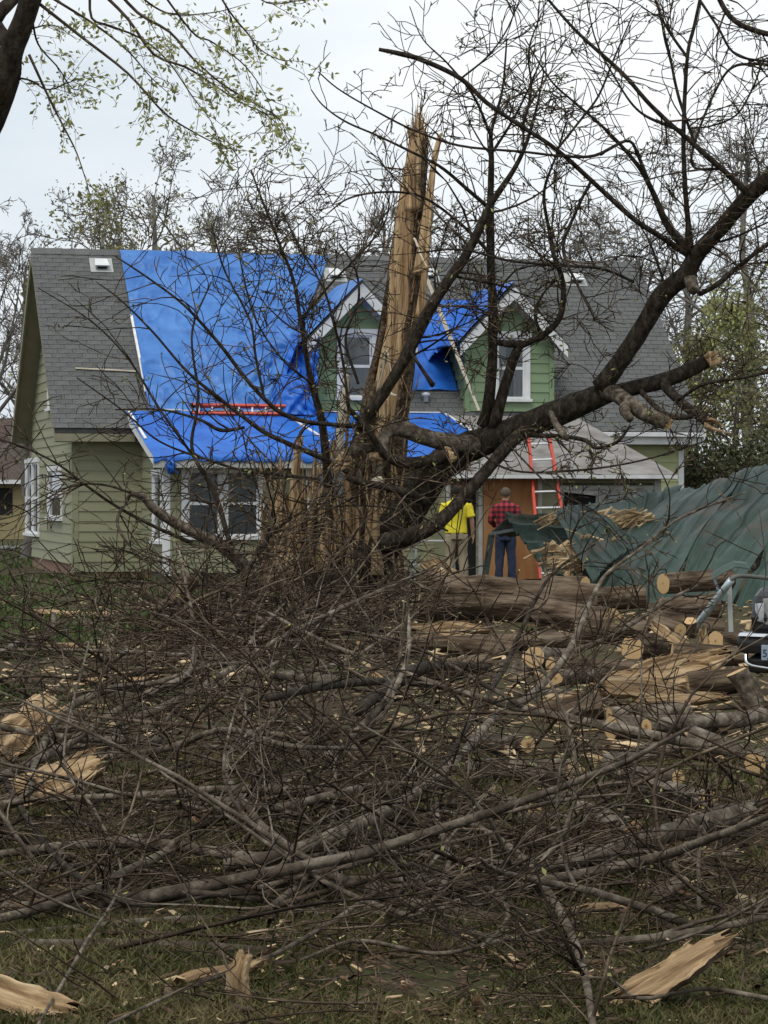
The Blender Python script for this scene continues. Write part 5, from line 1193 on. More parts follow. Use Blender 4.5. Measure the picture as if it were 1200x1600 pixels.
# broken stub with pale torn end above the stump
limb([(600, 700, 40.6, 14), (575, 700, 40.5, 15), (553, 703, 40.4, 16), (535, 720, 40.4, 14)], mat='bark_grey', sides=12, seed=20)
ragged(ft, ((538, 718, 40.3), (-26, 26)), 4, 18, .3, TO, 'wood', 11)
limb([(597, 725, 40.4, 14), (592, 745, 40.4, 13), (588, 752, 40.4, 12)], mat='bark_grey', sides=10, seed=21); ragged(ft, ((590, 752, 40.3), (4, 22)), 3, 13, .2, TO, 'lath', 13)
limb([(540, 745, 40.2, 9), (560, 752, 40.1, 11), (600, 760, 40.1, 12), (640, 772, 40.2, 14), (665, 785, 40.6, 16)], sides=10, seed=22, twigs=4, tl=(.4, .9))
limb([(860, 645, 40.7, 10), (872, 668, 40.3, 12), (886, 686, 40.1, 9)], mat='bark_grey', sides=10, seed=23)
limb([(820, 680, 40.6, 8), (880, 682, 40.3, 7), (915, 688, 40.2, 7), (932, 700, 40.2, 6), (965, 690, 40.1, 5), (985, 665, 40.1, 4)], sides=7, seed=24, twigs=5, tl=(.3, .9))
limb([(740, 700, 40.3, 4), (800, 735, 40.0, 4), (900, 735, 39.5, 4), (1000, 720, 39.2, 3.5), (1100, 690, 39, 3)], sides=6, seed=25, twigs=8, tl=(.3, .9))
limb([(790, 690, 40.2, 3), (860, 760, 39.6, 3), (930, 800, 39.3, 2.5), (980, 850, 39, 2)], sides=5, seed=26, twigs=5, tl=(.3, .8))
limb([(1060, 625, 40.4, 5), (1100, 600, 40, 6), (1160, 590, 39.6, 6), (1230, 575, 39, 5)], sides=6, seed=27, twigs=8, tl=(.4, 1.2))
limb([(1092, 460, 39.9, 9), (1120, 445, 39.8, 9), (1150, 420, 39.7, 8), (1195, 385, 39.5, 7), (1240, 360, 39.3, 5)], sides=7, seed=28, twigs=10, tl=(.5, 1.4))
# the arching boughs of the crown against the sky
ARCH = [
 [(592, 77, 38.6, 6), (625, 84, 38.6, 8), (660, 94, 38.7, 8), (720, 123, 38.8, 7.5), (762, 162, 38.9, 7), (816, 198, 39, 7), (870, 234, 39.1, 7), (924, 282, 39.3, 7.5), (990, 342, 39.5, 8.5), (1030, 368, 39.7, 9), (1074, 398, 39.9, 10)],
 [(840, -20, 38.5, 4), (900, 48, 38.6, 5), (972, 114, 38.7, 7), (1020, 168, 38.8, 7), (1080, 222, 38.9, 8), (1128, 264, 39, 9), (1170, 303, 39.2, 11)],
 [(1084, 400, 39.9, 14), (1044, 354, 39.8, 11), (1020, 300, 39.7, 9), (996, 258, 39.6, 7), (948, 204, 39.5, 5), (900, 162, 39.4, 4), (860, 125, 39.3, 3), (820, 60, 39.2, 2)],
 [(1080, 395, 39.9, 10), (1071, 300, 39.7, 8), (1068, 210, 39.6, 7), (1074, 90, 39.5, 6), (1085, 40, 39.5, 5.5), (1098, -20, 39.4, 5)],
 [(1020, 300, 39.6, 6), (998, 245, 39.5, 5.5), (980, 220, 39.4, 5), (930, 243, 39.2, 5), (880, 244, 39.1, 4.5), (816, 237, 38.9, 4), (720, 228, 38.7, 4), (648, 204, 38.6, 3.5), (588, 174, 38.5, 3), (530, 140, 38.4, 2.5), (497, 112, 38.4, 2)],
 [(770, 330, 40.8, 7), (735, 300, 40.5, 6), (690, 262, 40.2, 5), (640, 236, 40, 4), (590, 212, 39.9, 3.5), (540, 190, 39.8, 3), (505, 165, 39.7, 2.5), (486, 140, 39.7, 1.8)],
 [(770, 400, 40.8, 7), (720, 350, 40.5, 5), (660, 308, 40.2, 4), (600, 300, 40, 3.5), (545, 310, 39.9, 3), (510, 335, 39.8, 2)],
 [(1065, 205, 39.6, 6), (1000, 175, 39.4, 4), (960, 120, 39.3, 3), (930, 60, 39.2, 2.5), (915, -10, 39.2, 2)],
 [(1074, 90, 39.5, 5), (1040, 40, 39.4, 4), (1020, -10, 39.4, 3)],
 [(1085, 222, 39.5, 5), (1060, 150, 39.4, 5), (1045, 80, 39.4, 4), (1025, 0, 39.3, 3)],
 [(1130, 265, 39, 5), (1080, 250, 39.2, 4), (1130, 120, 39.2, 4), (1180, 100, 39.2, 5), (1230, 110, 39.2, 6)],
 [(1110, -30, 38.9, 8), (1140, 25, 38.9, 8), (1180, 48, 38.9, 9), (1240, 60, 38.9, 10)],
 [(1080, -20, 39, 5), (1120, 40, 39, 4), (1150, 85, 39, 4), (1210, 98, 39, 4)],
 [(1080, 200, 39.4, 3), (1110, 197, 39.3, 3), (1150, 180, 39.2, 3), (1175, 140, 39.1, 3), (1190, 100, 39, 3)],
 [(870, 234, 39.1, 4), (905, 190, 39.1, 4), (935, 150, 39, 3.5), (960, 90, 39, 3), (990, 20, 39, 2)],
 [(816, 198, 39, 4), (830, 140, 39, 3.5), (826, 80, 38.9, 3), (846, 20, 38.9, 2)],
 [(720, 123, 38.8, 3.5), (760, 90, 38.8, 3), (790, 50, 38.7, 2.5), (812, 0, 38.7, 2)],
 [(924, 282, 39.3, 5), (900, 330, 39.3, 5), (880, 390, 39.3, 5), (905, 450, 39.2, 4), (930, 500, 39.2, 3)],
 [(768, 240, 40.6, 5), (800, 190, 40.4, 4), (830, 130, 40.2, 3), (850, 80, 40, 2)],
 [(768, 215, 40.6, 5), (740, 150, 40.3, 4), (700, 100, 40, 3), (660, 60, 39.8, 2), (640, 10, 39.8, 1.5)],
 [(990, 440, 40.2, 5), (940, 420, 39.8, 5), (880, 415, 39.6, 4.5), (800, 408, 39.4, 4), (720, 390, 39.3, 3.5), (650, 395, 39.2, 2.5)]]
for i_, a_ in enumerate(ARCH):
    limb(a_, name='bough', mat='bark', sides=8, n=44, rough=.06, seed=40 + i_, twigs=11, tl=(.4, 1.5), maxl=3, kids=(1, 2), trange=(.03, 1))
# long bare branches sweeping left across the tarps
SWEEP = [
 [(575, 667, 40.2, 10), (560, 667, 40.2, 9), (505, 662, 40.1, 9), (484, 660, 40, 9), (443, 647, 40, 9), (413, 623, 39.9, 8), (382, 589, 39.9, 8), (349, 545, 39.8, 7), (315, 505, 39.7, 6), (281, 471, 39.6, 5), (231, 434, 39.5, 4), (180, 400, 39.4, 3)],
 [(545, 738, 40.3, 12), (521, 724, 40.3, 11), (467, 700, 40.2, 10), (416, 677, 40.2, 9), (385, 655, 40.1, 8), (340, 620, 40, 7), (291, 579, 39.9, 5.5), (240, 520, 39.8, 4.5), (190, 470, 39.7, 3.5), (150, 440, 39.6, 2)],
 [(500, 750, 40, 8), (440, 742, 39.9, 7), (380, 735, 39.8, 6), (330, 720, 39.7, 5), (250, 690, 39.6, 4), (190, 640, 39.5, 3.5), (120, 590, 39.4, 2.5)],
 [(413, 623, 39.9, 6), (400, 560, 39.8, 5), (390, 500, 39.7, 4.5), (350, 420, 39.6, 4), (330, 350, 39.5, 2.5)],
 [(382, 668, 40, 6), (345, 672, 39.9, 8), (310, 655, 39.8, 6), (250, 640, 39.7, 4), (180, 640, 39.6, 3)],
 [(385, 900, 38.7, 13), (360, 850, 38.6, 11), (345, 800, 38.6, 10), (330, 760, 38.6, 9), (300, 700, 38.6, 7), (310, 620, 38.6, 5.5), (300, 520, 38.6, 4.5), (330, 440, 38.6, 3)],
 [(390, 920, 38.7, 13), (365, 870, 38.6, 10), (340, 780, 38.6, 8), (310, 725, 38.6, 6), (250, 640, 38.6, 5), (200, 560, 38.6, 4), (140, 500, 38.6, 3), (60, 450, 38.6, 2)],
 [(392, 935, 38.8, 24), (385, 890, 38.7, 23), (350, 855, 38.5, 20), (322, 840, 38.4, 19), (297, 829, 38.3, 18), (265, 812, 38.2, 17), (240, 794, 38.1, 15), (224, 776, 38, 13), (205, 772, 37.9, 7), (197, 785, 37.9, 6), (183, 812, 37.8, 5.5), (192, 838, 37.7, 5), (215, 862, 37.6, 4), (270, 885, 37.5, 2.5)],
 [(300, 848, 38.2, 8), (240, 822, 38, 7), (180, 790, 37.9, 6), (130, 755, 37.8, 5), (90, 725, 37.7, 4.5), (40, 700, 37.6, 4), (-20, 680, 37.5, 3)],
 [(205, 770, 37.8, 5), (165, 758, 37.7, 5), (120, 757, 37.6, 4), (80, 775, 37.5, 3), (40, 800, 37.4, 2.5), (-10, 815, 37.4, 2)],
 [(470, 500, 41, 5), (520, 440, 40.8, 4.5), (560, 400, 40.7, 4), (600, 350, 40.6, 3), (610, 300, 40.5, 2)],
 [(545, 638, 39.9, 6), (535, 560, 39.8, 5.5), (520, 500, 39.7, 5), (505, 450, 39.6, 4.5), (470, 390, 39.5, 3.5), (440, 330, 39.4, 2.5)],
 [(560, 600, 39.8, 6), (540, 530, 39.7, 5), (560, 470, 39.6, 5), (555, 420, 39.6, 4), (530, 380, 39.5, 3)],
 [(487, 600, 40.6, 5), (440, 560, 40.3, 4), (400, 500, 40.2, 3.5), (380, 430, 40, 3), (370, 370, 40, 2)],
 [(540, 745, 39.6, 6), (520, 780, 39.4, 7), (505, 820, 39.3, 5), (490, 860, 39.2, 4), (470, 920, 39.1, 3)],
 [(505, 772, 39.4, 5), (535, 810, 39.2, 4), (560, 850, 39.1, 3.5), (600, 890, 39, 3), (625, 920, 38.9, 3)],
 [(508, 770, 39.4, 4), (555, 790, 39.1, 4), (580, 840, 39, 4), (605, 880, 38.9, 3.5), (640, 930, 38.8, 3)],
 [(400, 865, 38.2, 14), (415, 850, 38.1, 12), (425, 832, 38, 8), (470, 800, 37.9, 4)],
 [(700, 830, 39.8, 4), (640, 800, 39.6, 4), (560, 790, 39.4, 3.5), (480, 800, 39.2, 3), (400, 830, 39, 3)]]
SWEEP = [[(x, y, Y, w * (.8 if j != 7 else 1)) for (x, y, Y, w) in q] for j, q in enumerate(SWEEP)]
for i_, a_ in enumerate(SWEEP):
    limb(a_, name='bough', mat='bark' if i_ != 7 else 'bark_grey', sides=9, n=46, rough=.06, seed=80 + i_, twigs=14, tl=(.5, 1.8), maxl=3, kids=(1, 2), trange=(.03, 1))
o = TW.build('twigs', M['twig'], ft, False); o['kind'] = 'stuff'
tp = np.array([t[0] for t in TW.tips]); sel = tp[rng.random(len(tp)) < .45]
o = leaf_mesh('buds', sel, .075, M['bud'], ft, .012, 1, .45, 9); o['kind'] = 'stuff'

# ------------------------------------------------------------------ logs
def log(a_, b_, r0, r1, label, mat='bark_log', seed=0, cutA=True, cutB=True, rough=.06, bend=0.0, name='log'):
    a_ = Vector(a_); b_ = Vector(b_); L = (b_ - a_).length
    e = empty(name, a_.lerp(b_, .5), 0, label, 'log', 'cut logs lying in the yard'); e.rotation_euler = (b_ - a_).to_track_quat('X', 'Z').to_euler()
    n = max(8, int(L / .06)); n = min(n, 40); k = 26
    x = np.linspace(-L / 2, L / 2, n); rr = np.linspace(r0, r1, n); aa = np.arange(k) * 2 * pi / k; V = np.zeros((n, k, 3))
    for j in range(k):
        q = rr * (1 + rough * fbm(np.full(n, j * .9), x * 3, seed, 3) + rough * .7 * vnoise(np.full(n, j * 1.7), x * 1.2, seed + 5)); V[:, j] = np.stack([x, np.cos(aa[j]) * q, np.sin(aa[j]) * q + bend * (1 - (2 * x / L) ** 2)], 1)
    V[:, -1] = V[:, -1]; idx = np.arange(n * k).reshape(n, k); Q = np.stack([idx[:-1], np.roll(idx, -1, 1)[:-1], np.roll(idx, -1, 1)[1:], idx[1:]], -1).reshape(-1, 4)
    link('bark', mesh_np('bark', V.reshape(-1, 3), Q, True), M[mat], e)
    for i, cut, sg in ((0, cutA, -1), (n - 1, cutB, 1)):
        c0 = V[i].mean(0); vs = [tuple(c0 + np.array([sg * .003, 0, 0]))] + [tuple(c0 + (v - c0) * .97) for v in V[i]]
        Fc = [(0, q + 1, (q + 1) % k + 1) for q in range(k)]; poly('cut_face', vs, Fc, M['cut' if cut else 'soilroot'], e)
    return e
def glog(pa, pb, dpx, label, Y=None, dz=0.0, dY=0.0, **kw):
    """log seen side-on between two picture points; rests on the ground at its lower outline"""
    ym = (pa[1] + pb[1]) / 2; Y = Y or Yg(ym + dpx / 2); Y = min(Y, F * EYE / (ym + .44 * dpx - HORIZON)); r = dpx / 2 * Y / F
    return log(P(pa[0], pa[1], Y - dY / 2), P(pb[0], pb[1], Y + dY / 2), r, r * kw.pop('tap', 1.0), label, **kw)
def flog(px, py, dpx, L, yaw, pitch, label, Y=None, **kw):
    """log whose sawn end faces the camera"""
    Y = Y or Yg(py + dpx / 2); Y = min(Y, F * EYE / (py + .44 * dpx - HORIZON)); c = P(px, py, Y); r = dpx / 2 * Y / F
    d = np.array([sin(R(yaw)) * cos(R(pitch)), cos(R(yaw)) * cos(R(pitch)), sin(R(pitch))])
    return log(c, c + d * L, r, r * kw.pop('tap', .97), label, **kw)
glog((655, 932), (930, 946), 78, 'very thick furrowed log lying across the yard in front of the men', 33.5, tap=.85, seed=1, rough=.10)
glog((845, 958), (955, 972), 44, 'short log with its sawn end showing below the very thick log', 31.0, dY=-1.0, seed=2)
glog((930, 936), (1008, 932), 36, 'stubby log behind the right end of the very thick log', 34.5, seed=3)
glog((900, 990), (1010, 985), 40, 'dark log lying under the short sawn log', 29.5, seed=4)
glog((1036, 912), (1140, 905), 33, 'sawn log propped against the green metal roof', 35.0, seed=5, dY=.6)
glog((988, 1013), (1055, 1008), 42, 'thick sawn log left of the splintered wood heap', 26.2, seed=6, dY=.7)
glog((1118, 1002), (1170, 1003), 32, 'short pale log beneath the truck bumper corner', 26.5, seed=7, dY=.4)
glog((1010, 968), (1130, 985), 34, 'bark covered log behind the leaning steel tube', 31.5, seed=8)
glog((1050, 1022), (1190, 1030), 36, 'long dark log in front of the leaning steel tube', 25.0, seed=9)
flog(1063, 985, 22, .5, -25, 8, 'small sawn log end facing the camera left of the steel tube', 28.6, seed=10)
flog(1078, 970, 20, .3, 10, -58, 'thin round slice of wood tipped upward beside the steel tube', 28.8, seed=11)
flog(835, 1027, 34, 1.0, 22, -4, 'round sawn log end standing out at the centre right of the brush', 22.6, seed=12, mat='bark_grey')
log(P(818, 1045, 22.9), P(806, 1150, 22.3) * np.array([1, 1, 1]), .10, .09, 'upright grey log below the round sawn end', 'bark_grey', 13)
flog(955, 1137, 38, .9, 60, -2, 'sawn log end with a pale top edge in the middle of the log litter', 16.6, seed=14, mat='bark_grey')
flog(952, 1118, 26, .6, 72, 2, 'smaller sawn end just above the pale edged log', 17.6, seed=15, mat='bark_grey')
flog(825, 1163, 27, .8, -30, -3, 'sawn log end at the foot of the upright grey log', 16.0, seed=16, mat='bark_grey')
flog(897, 1208, 44, .7, -52, -3, 'wide reddish sawn log end among twigs', 14.0, seed=17, mat='bark_grey')
flog(936, 1190, 24, .6, 40, -2, 'narrow sawn log end right of the reddish one', 14.9, seed=18, mat='bark_grey')
flog(1180, 1193, 37, 1.1, 28, 3, 'round sawn log end at the right edge below the truck', 14.6, seed=19, mat='bark_grey')
flog(1106, 1252, 34, .6, -12, -2, 'weathered brown log end near the right edge', 12.7, seed=20, mat='bark_grey')
glog((905, 1268), (990, 1298), 36, 'grey barked log lying diagonally in the lower right litter', 12.1, seed=21, mat='bark_grey', dY=-.5)
glog((945, 1195), (1085, 1262), 28, 'long grey log slanting below the narrow sawn end', 13.4, seed=22, mat='bark_grey', dY=-.6)
glog((850, 1120), (940, 1102), 44, 'split reddish brown log behind the sawn ends', 18.6, seed=23, rough=.14)
glog((1150, 1050), (1182, 1118), 34, 'curved grey log standing against the splintered heap', 19.2, seed=24, mat='bark_grey', bend=.03)
glog((1075, 1072), (1160, 1062), 40, 'rough barked half log on the splintered heap', 20.2, seed=25, rough=.12)
glog((1000, 1180), (1060, 1165), 26, 'slim grey log lying level right of the sawn ends', 15.6, seed=26, mat='bark_grey')
glog((1080, 1150), (1215, 1205), 34, 'thick mossy grey log sloping down to the right edge', 15.4, seed=27, mat='bark_grey', dY=-.3)
glog((760, 1250), (835, 1262), 24, 'short log with sawn pale end in the centre of the near brush', 12.6, seed=28, mat='bark_grey', dY=-.5)
glog((1020, 1420), (1075, 1375), 26, 'bent dark root piece at the lower right', 10.2, seed=29, mat='bark_grey', bend=.02)
glog((30, 1335), (275, 1303), 19, 'straight grey pole lying across the lower left brush', 11.3, seed=30, mat='bark_grey', dY=.3, tap=.8)
glog((560, 1010), (900, 1000), 26, 'long pale trunk section half buried behind the brush', 26.0, seed=31, dY=.6)
glog((590, 1062), (760, 1035), 30, 'dark trunk section buried in the middle of the brush', 22.0, seed=32, dY=.8)
glog((240, 985), (300, 900), 30, 'dark broken stub slanting up out of the brush below the sun room', 30, seed=33, cutA=False, cutB=False)

flog(868, 1060, 26, .7, 35, 0, 'sawn log end just right of the upright grey log', 20.4, seed=41, mat='bark_grey')
flog(905, 1092, 22, .6, -20, -2, 'small sawn end in front of the split reddish log', 18.6, seed=42, mat='bark_grey')
flog(1010, 1135, 24, .8, 50, 0, 'sawn log end left of the slim level grey log', 16.4, seed=43, mat='bark_grey')
flog(1060, 1215, 26, .6, -35, -2, 'sawn log end below the slim level grey log', 13.9, seed=44, mat='bark_grey')
flog(1130, 1130, 26, .7, 30, 0, 'sawn log end between the curved grey log and the mossy log', 16.9, seed=45, mat='bark_grey')
flog(915, 912, 22, .8, -40, 0, 'bright sawn end at the far side of the very thick log', 35.5, seed=46)
glog((700, 1010), (800, 1018), 30, 'furrowed log lying level below the very thick log', 25.6, seed=47)
glog((860, 1040), (985, 1046), 28, 'furrowed log lying level left of the splintered heap', 22.2, seed=48, dY=.4)
glog((1030, 955), (1125, 945), 40, 'dark log in the shade under the metal roof edge', 33.0, seed=49)

# ------------------------------------------------------------------ torn slabs of wood
def slab(px, py, Lpx, wpx, rot, label, Y=None, tilt=0.0, mat='wood', th=.03, seed=0, curve=.03, name='torn_plank', h=.06):
    """a torn plank lying in the litter; length and width in photo pixels, rot in degrees in the picture"""
    low = .5 * Lpx * abs(sin(R(rot))) * .8 + .5 * wpx * abs(cos(R(rot))) * sin(R(tilt)) * .8
    Y = min(Y or 99, F * EYE / (py + low - HORIZON)); c = P(px, py, Y); s = Y / F; L = Lpx * s; W = wpx * s
    n, m = 30, 19; U, V = np.meshgrid(np.linspace(-.5, .5, n), np.linspace(-.5, .5, m)); row = np.arange(m)[:, None] * np.ones(n)
    hA = hash2(np.floor(row / 2), 1.0, seed) * .6 + hash2(row, 2.0, seed) * .4; hB = hash2(np.floor(row / 3), 3.0, seed) * .6 + hash2(row, 4.0, seed) * .4
    x = L * (U * (1 - np.where(U > 0, hA, hB) * .42) + .04 * np.sin(seed))
    y = V * W * (1 - .28 * np.abs(vnoise(U * 5, U * 0, seed + 4)) - .5 * np.clip(np.abs(U) - .28, 0, 1) * 2) * (1 - .3 * (U + .5)) + .12 * W * vnoise(U * 2.5, U * 0, seed + 8)
    z = curve * (V * 2) ** 2 * W / .2 * .5 + th * (.55 * vnoise(V * 13, U * 1.2, seed + 6) + .35 * vnoise(V * 29, U * 2.0, seed + 7)) + curve * .6 * np.sin(U * 4 + seed)
    top = np.stack([x, y, z + th / 2], -1).reshape(-1, 3); bot = np.stack([x, y * .96, z - th / 2], -1).reshape(-1, 3)
    i = (np.arange(m - 1)[:, None] * n + np.arange(n - 1)[None, :]).ravel(); q = np.stack([i, i + 1, i + n + 1, i + n], 1); N_ = n * m
    bl = list(range(n)) + [n * k - 1 for k in range(2, m + 1)] + list(range(N_ - 2, N_ - n - 1, -1)) + [n * k for k in range(m - 2, 0, -1)]
    rim = np.array([[bl[k], bl[(k + 1) % len(bl)], bl[(k + 1) % len(bl)] + N_, bl[k] + N_] for k in range(len(bl))])
    e = empty(name, c, 0, label, 'plank', 'torn pieces of wood strewn about')
    # picture rotation: for a piece lying in the litter the picture's vertical is mostly depth
    e.rotation_euler = (R(tilt), R(-rot), 0)
    link('torn_face', mesh_np('torn_face', top, q, False), M[mat], e)
    link('bark_side', mesh_np('bark_side', np.concatenate([top, bot]), np.concatenate([q[:, ::-1] + N_, rim[:, ::-1]]), False), M['bark_log'] if seed % 2 else M[mat], e)
    Tf = Tubes(); rs = random.Random(seed)
    for k in range(26):
        j = rs.randrange(m); i = 0 if rs.random() < .5 else n - 1; q0 = top[j * n + i]; sg = -1 if i == 0 else 1; l_ = L * rs.uniform(.03, .14)
        if rs.random() < .35: i = rs.randrange(2, n - 2); q0 = top[(0 if rs.random() < .5 else m - 1) * n + i]
        d_ = np.array([sg, rs.gauss(0, .18), rs.gauss(0, .2)]) * l_
        Tf.add([tuple(q0 - d_ * .6), tuple(q0 + d_ * .4), tuple(q0 + d_)], [W * rs.uniform(.008, .025), W * .012, W * .003], 4)
    o = Tf.build('fibres', M[mat], e, False); o['kind'] = 'stuff'
    return e
SL_ = [
 (1048, 1522, 225, 52, 27, 8.75, 42, 'big torn plank lying on the grass at the lower right', .03),
 (45, 1145, 125, 62, 40, 16.5, 55, 'broad splintered slab sticking out at the left edge', .05),
 (88, 1222, 155, 55, 22, 13.6, 50, 'wide tan bark slab below the left splintered slab', .05),
 (48, 1562, 150, 48, -20, 8.2, 40, 'curved tan slab in the bottom left corner', .03),
 (378, 1535, 90, 34, 80, 8.5, 50, 'ragged pale splinter standing in the grass at bottom centre left', .02),
 (330, 1525, 165, 14, 20, 8.6, 30, 'long thin pale splinter pointing right at bottom centre left', .02),
 (748, 1576, 48, 22, 86, 8.1, 65, 'small upright pale splinter at bottom centre', .015),
 (920, 1428, 195, 16, 3, 10.0, 30, 'long thin tan board lying level in the lower right brush', .02),
 (1083, 1334, 90, 22, -3, 11.6, 40, 'flat pale chip slab right of centre in the lower litter', .02),
 (1180, 1264, 36, 26, 15, 13.2, 50, 'small pale torn piece on the diagonal log end', .02),
 (160, 1517, 75, 7, 8, 8.7, 20, 'thin pale stick lying in the grass at lower left', .012),
 (92, 1537, 24, 10, 5, 8.4, 30, 'tiny tan chip in the grass at lower left', .012),
 (315, 1278, 26, 34, 55, 12.5, 45, 'short pale chip in the left middle brush', .02),
 (1040, 1062, 130, 34, 4, 22.0, 48, 'large pale slab on top of the splintered heap', .05),
 (1005, 1080, 120, 26, -6, 21.2, 45, 'yellowish slab in the lower left of the splintered heap', .05),
 (1085, 1040, 110, 30, 14, 22.6, 48, 'brownish slab at the upper right of the splintered heap', .05),
 (1060, 1098, 140, 18, 2, 20.0, 40, 'long flat splinter along the foot of the splintered heap', .04),
 (1020, 1045, 90, 20, 20, 23.0, 55, 'narrow slab rising from the splintered heap', .04),
 (960, 1066, 80, 18, -3, 21.8, 45, 'small slab at the left end of the splintered heap', .04),
 (1125, 1058, 60, 20, -22, 21.6, 50, 'short ragged slab at the right end of the splintered heap', .04),
 (1050, 1000, 95, 16, -38, 25.4, 60, 'thin peeled strip bent over the thick sawn log', .02),
 (1099, 1003, 52, 13, 84, 26.0, 75, 'pale upright stake beside the leaning steel tube', .03),
 (700, 905, 85, 26, -38, 38.0, 60, 'pointed grey splinter leaning up in front of the man in yellow', .06),
 (990, 1072, 60, 13, 10, 21.5, 40, 'thin pale splinter across the splintered heap', .03),
 (130, 960, 150, 12, 1, 33.6, 30, 'long pale plank lying on the lawn before the left house corner', .03),
 (60, 1018, 60, 12, 4, 26.0, 30, 'flat pale chip on the lawn at far left', .02),
 (95, 1010, 55, 10, -6, 27.0, 30, 'second pale chip on the lawn at far left', .02),
 (190, 1062, 130, 8, 6, 22.2, 25, 'thin long splinter on the lawn left of the brush', .02),
 (265, 955, 22, 42, 65, 33, 55, 'bright upright chip at the foot of the dark broken stub', .03),
 (700, 985, 130, 22, 2, 30, 45, 'rough tan strip beneath the very thick log', .05),
 (740, 1000, 120, 14, -4, 28, 40, 'lower tan strip beneath the very thick log', .04),
 (880, 1095, 70, 22, 10, 18.2, 50, 'tan split face on the reddish brown log', .03)]
for i_, (px, py, L, w, rot, Y, tilt, lab, th) in enumerate(SL_): slab(px, py, L * (1.12 if 'heap' not in lab else 1.3), w * (1.5 if 'heap' not in lab else 1.7), rot, lab, Y, tilt, seed=200 + i_ * 2 + (i_ % 3 == 0), th=th)
# ------------------------------------------------------------------ big fallen branches lying in the yard
rnd.seed(91)
def hpile(px, py):
    """height of the brush heap at a picture point"""
    a = max(0, min(1, (1420 - py) / 330)); b = max(0, 1 - abs(px - 450) / 380)
    return (.03 + .13 * a + .50 * a ** 1.5 * b) * (1 if py > 960 else .9)
def fallen(path, label, mat='bark_grey', twigs=14, tl=(.25, .8), sides=10, cut=None, h=None, maxl=3, seed=0):
    """path: (px,py,w[,Y]); lying on the heap"""
    pp = []
    for q in path:
        Y = q[3] if len(q) > 3 else Yg(q[1], h if h is not None else hpile(q[0], q[1]) * 1.05 + .05)
        pp.append((q[0], q[1], Y, q[2]))
    O = P(*pp[len(pp) // 2][:3]) * np.array([1, 1, 0]); e = empty('fallen_branch', O, 0, label, 'branch', 'broken branches lying in the yard'); T = Tubes()
    limb(pp, 'stem', mat, sides, max(14, 7 * len(pp)), .06, seed, twigs, tl, maxl, e, O, T, (1, 3), .02, (.05, 1), flat=.6, rmin=.0024 * pp[len(pp) // 2][2] / 9)
    if T.g:
        o = T.build('twigs', M['twig'], e, False); o['kind'] = 'stuff'
    tp = [t[0] for t in T.tips if rnd.random() < .12]
    if tp: o = leaf_mesh('buds', np.array(tp), .022, M['leaf'], e, .006, 1, .5, seed); o['kind'] = 'stuff'
    if cut:
        i, r = cut; a_ = P(*pp[i][:3]); b_ = P(*pp[1 if i == 0 else -2][:3]); disc(e, a_ + (a_ - b_) / np.linalg.norm(a_ - b_) * .004, a_ - b_, r * pp[i][3] / 2 * pp[i][2] / F if False else r * pp[i][2] / F, O)
    return e
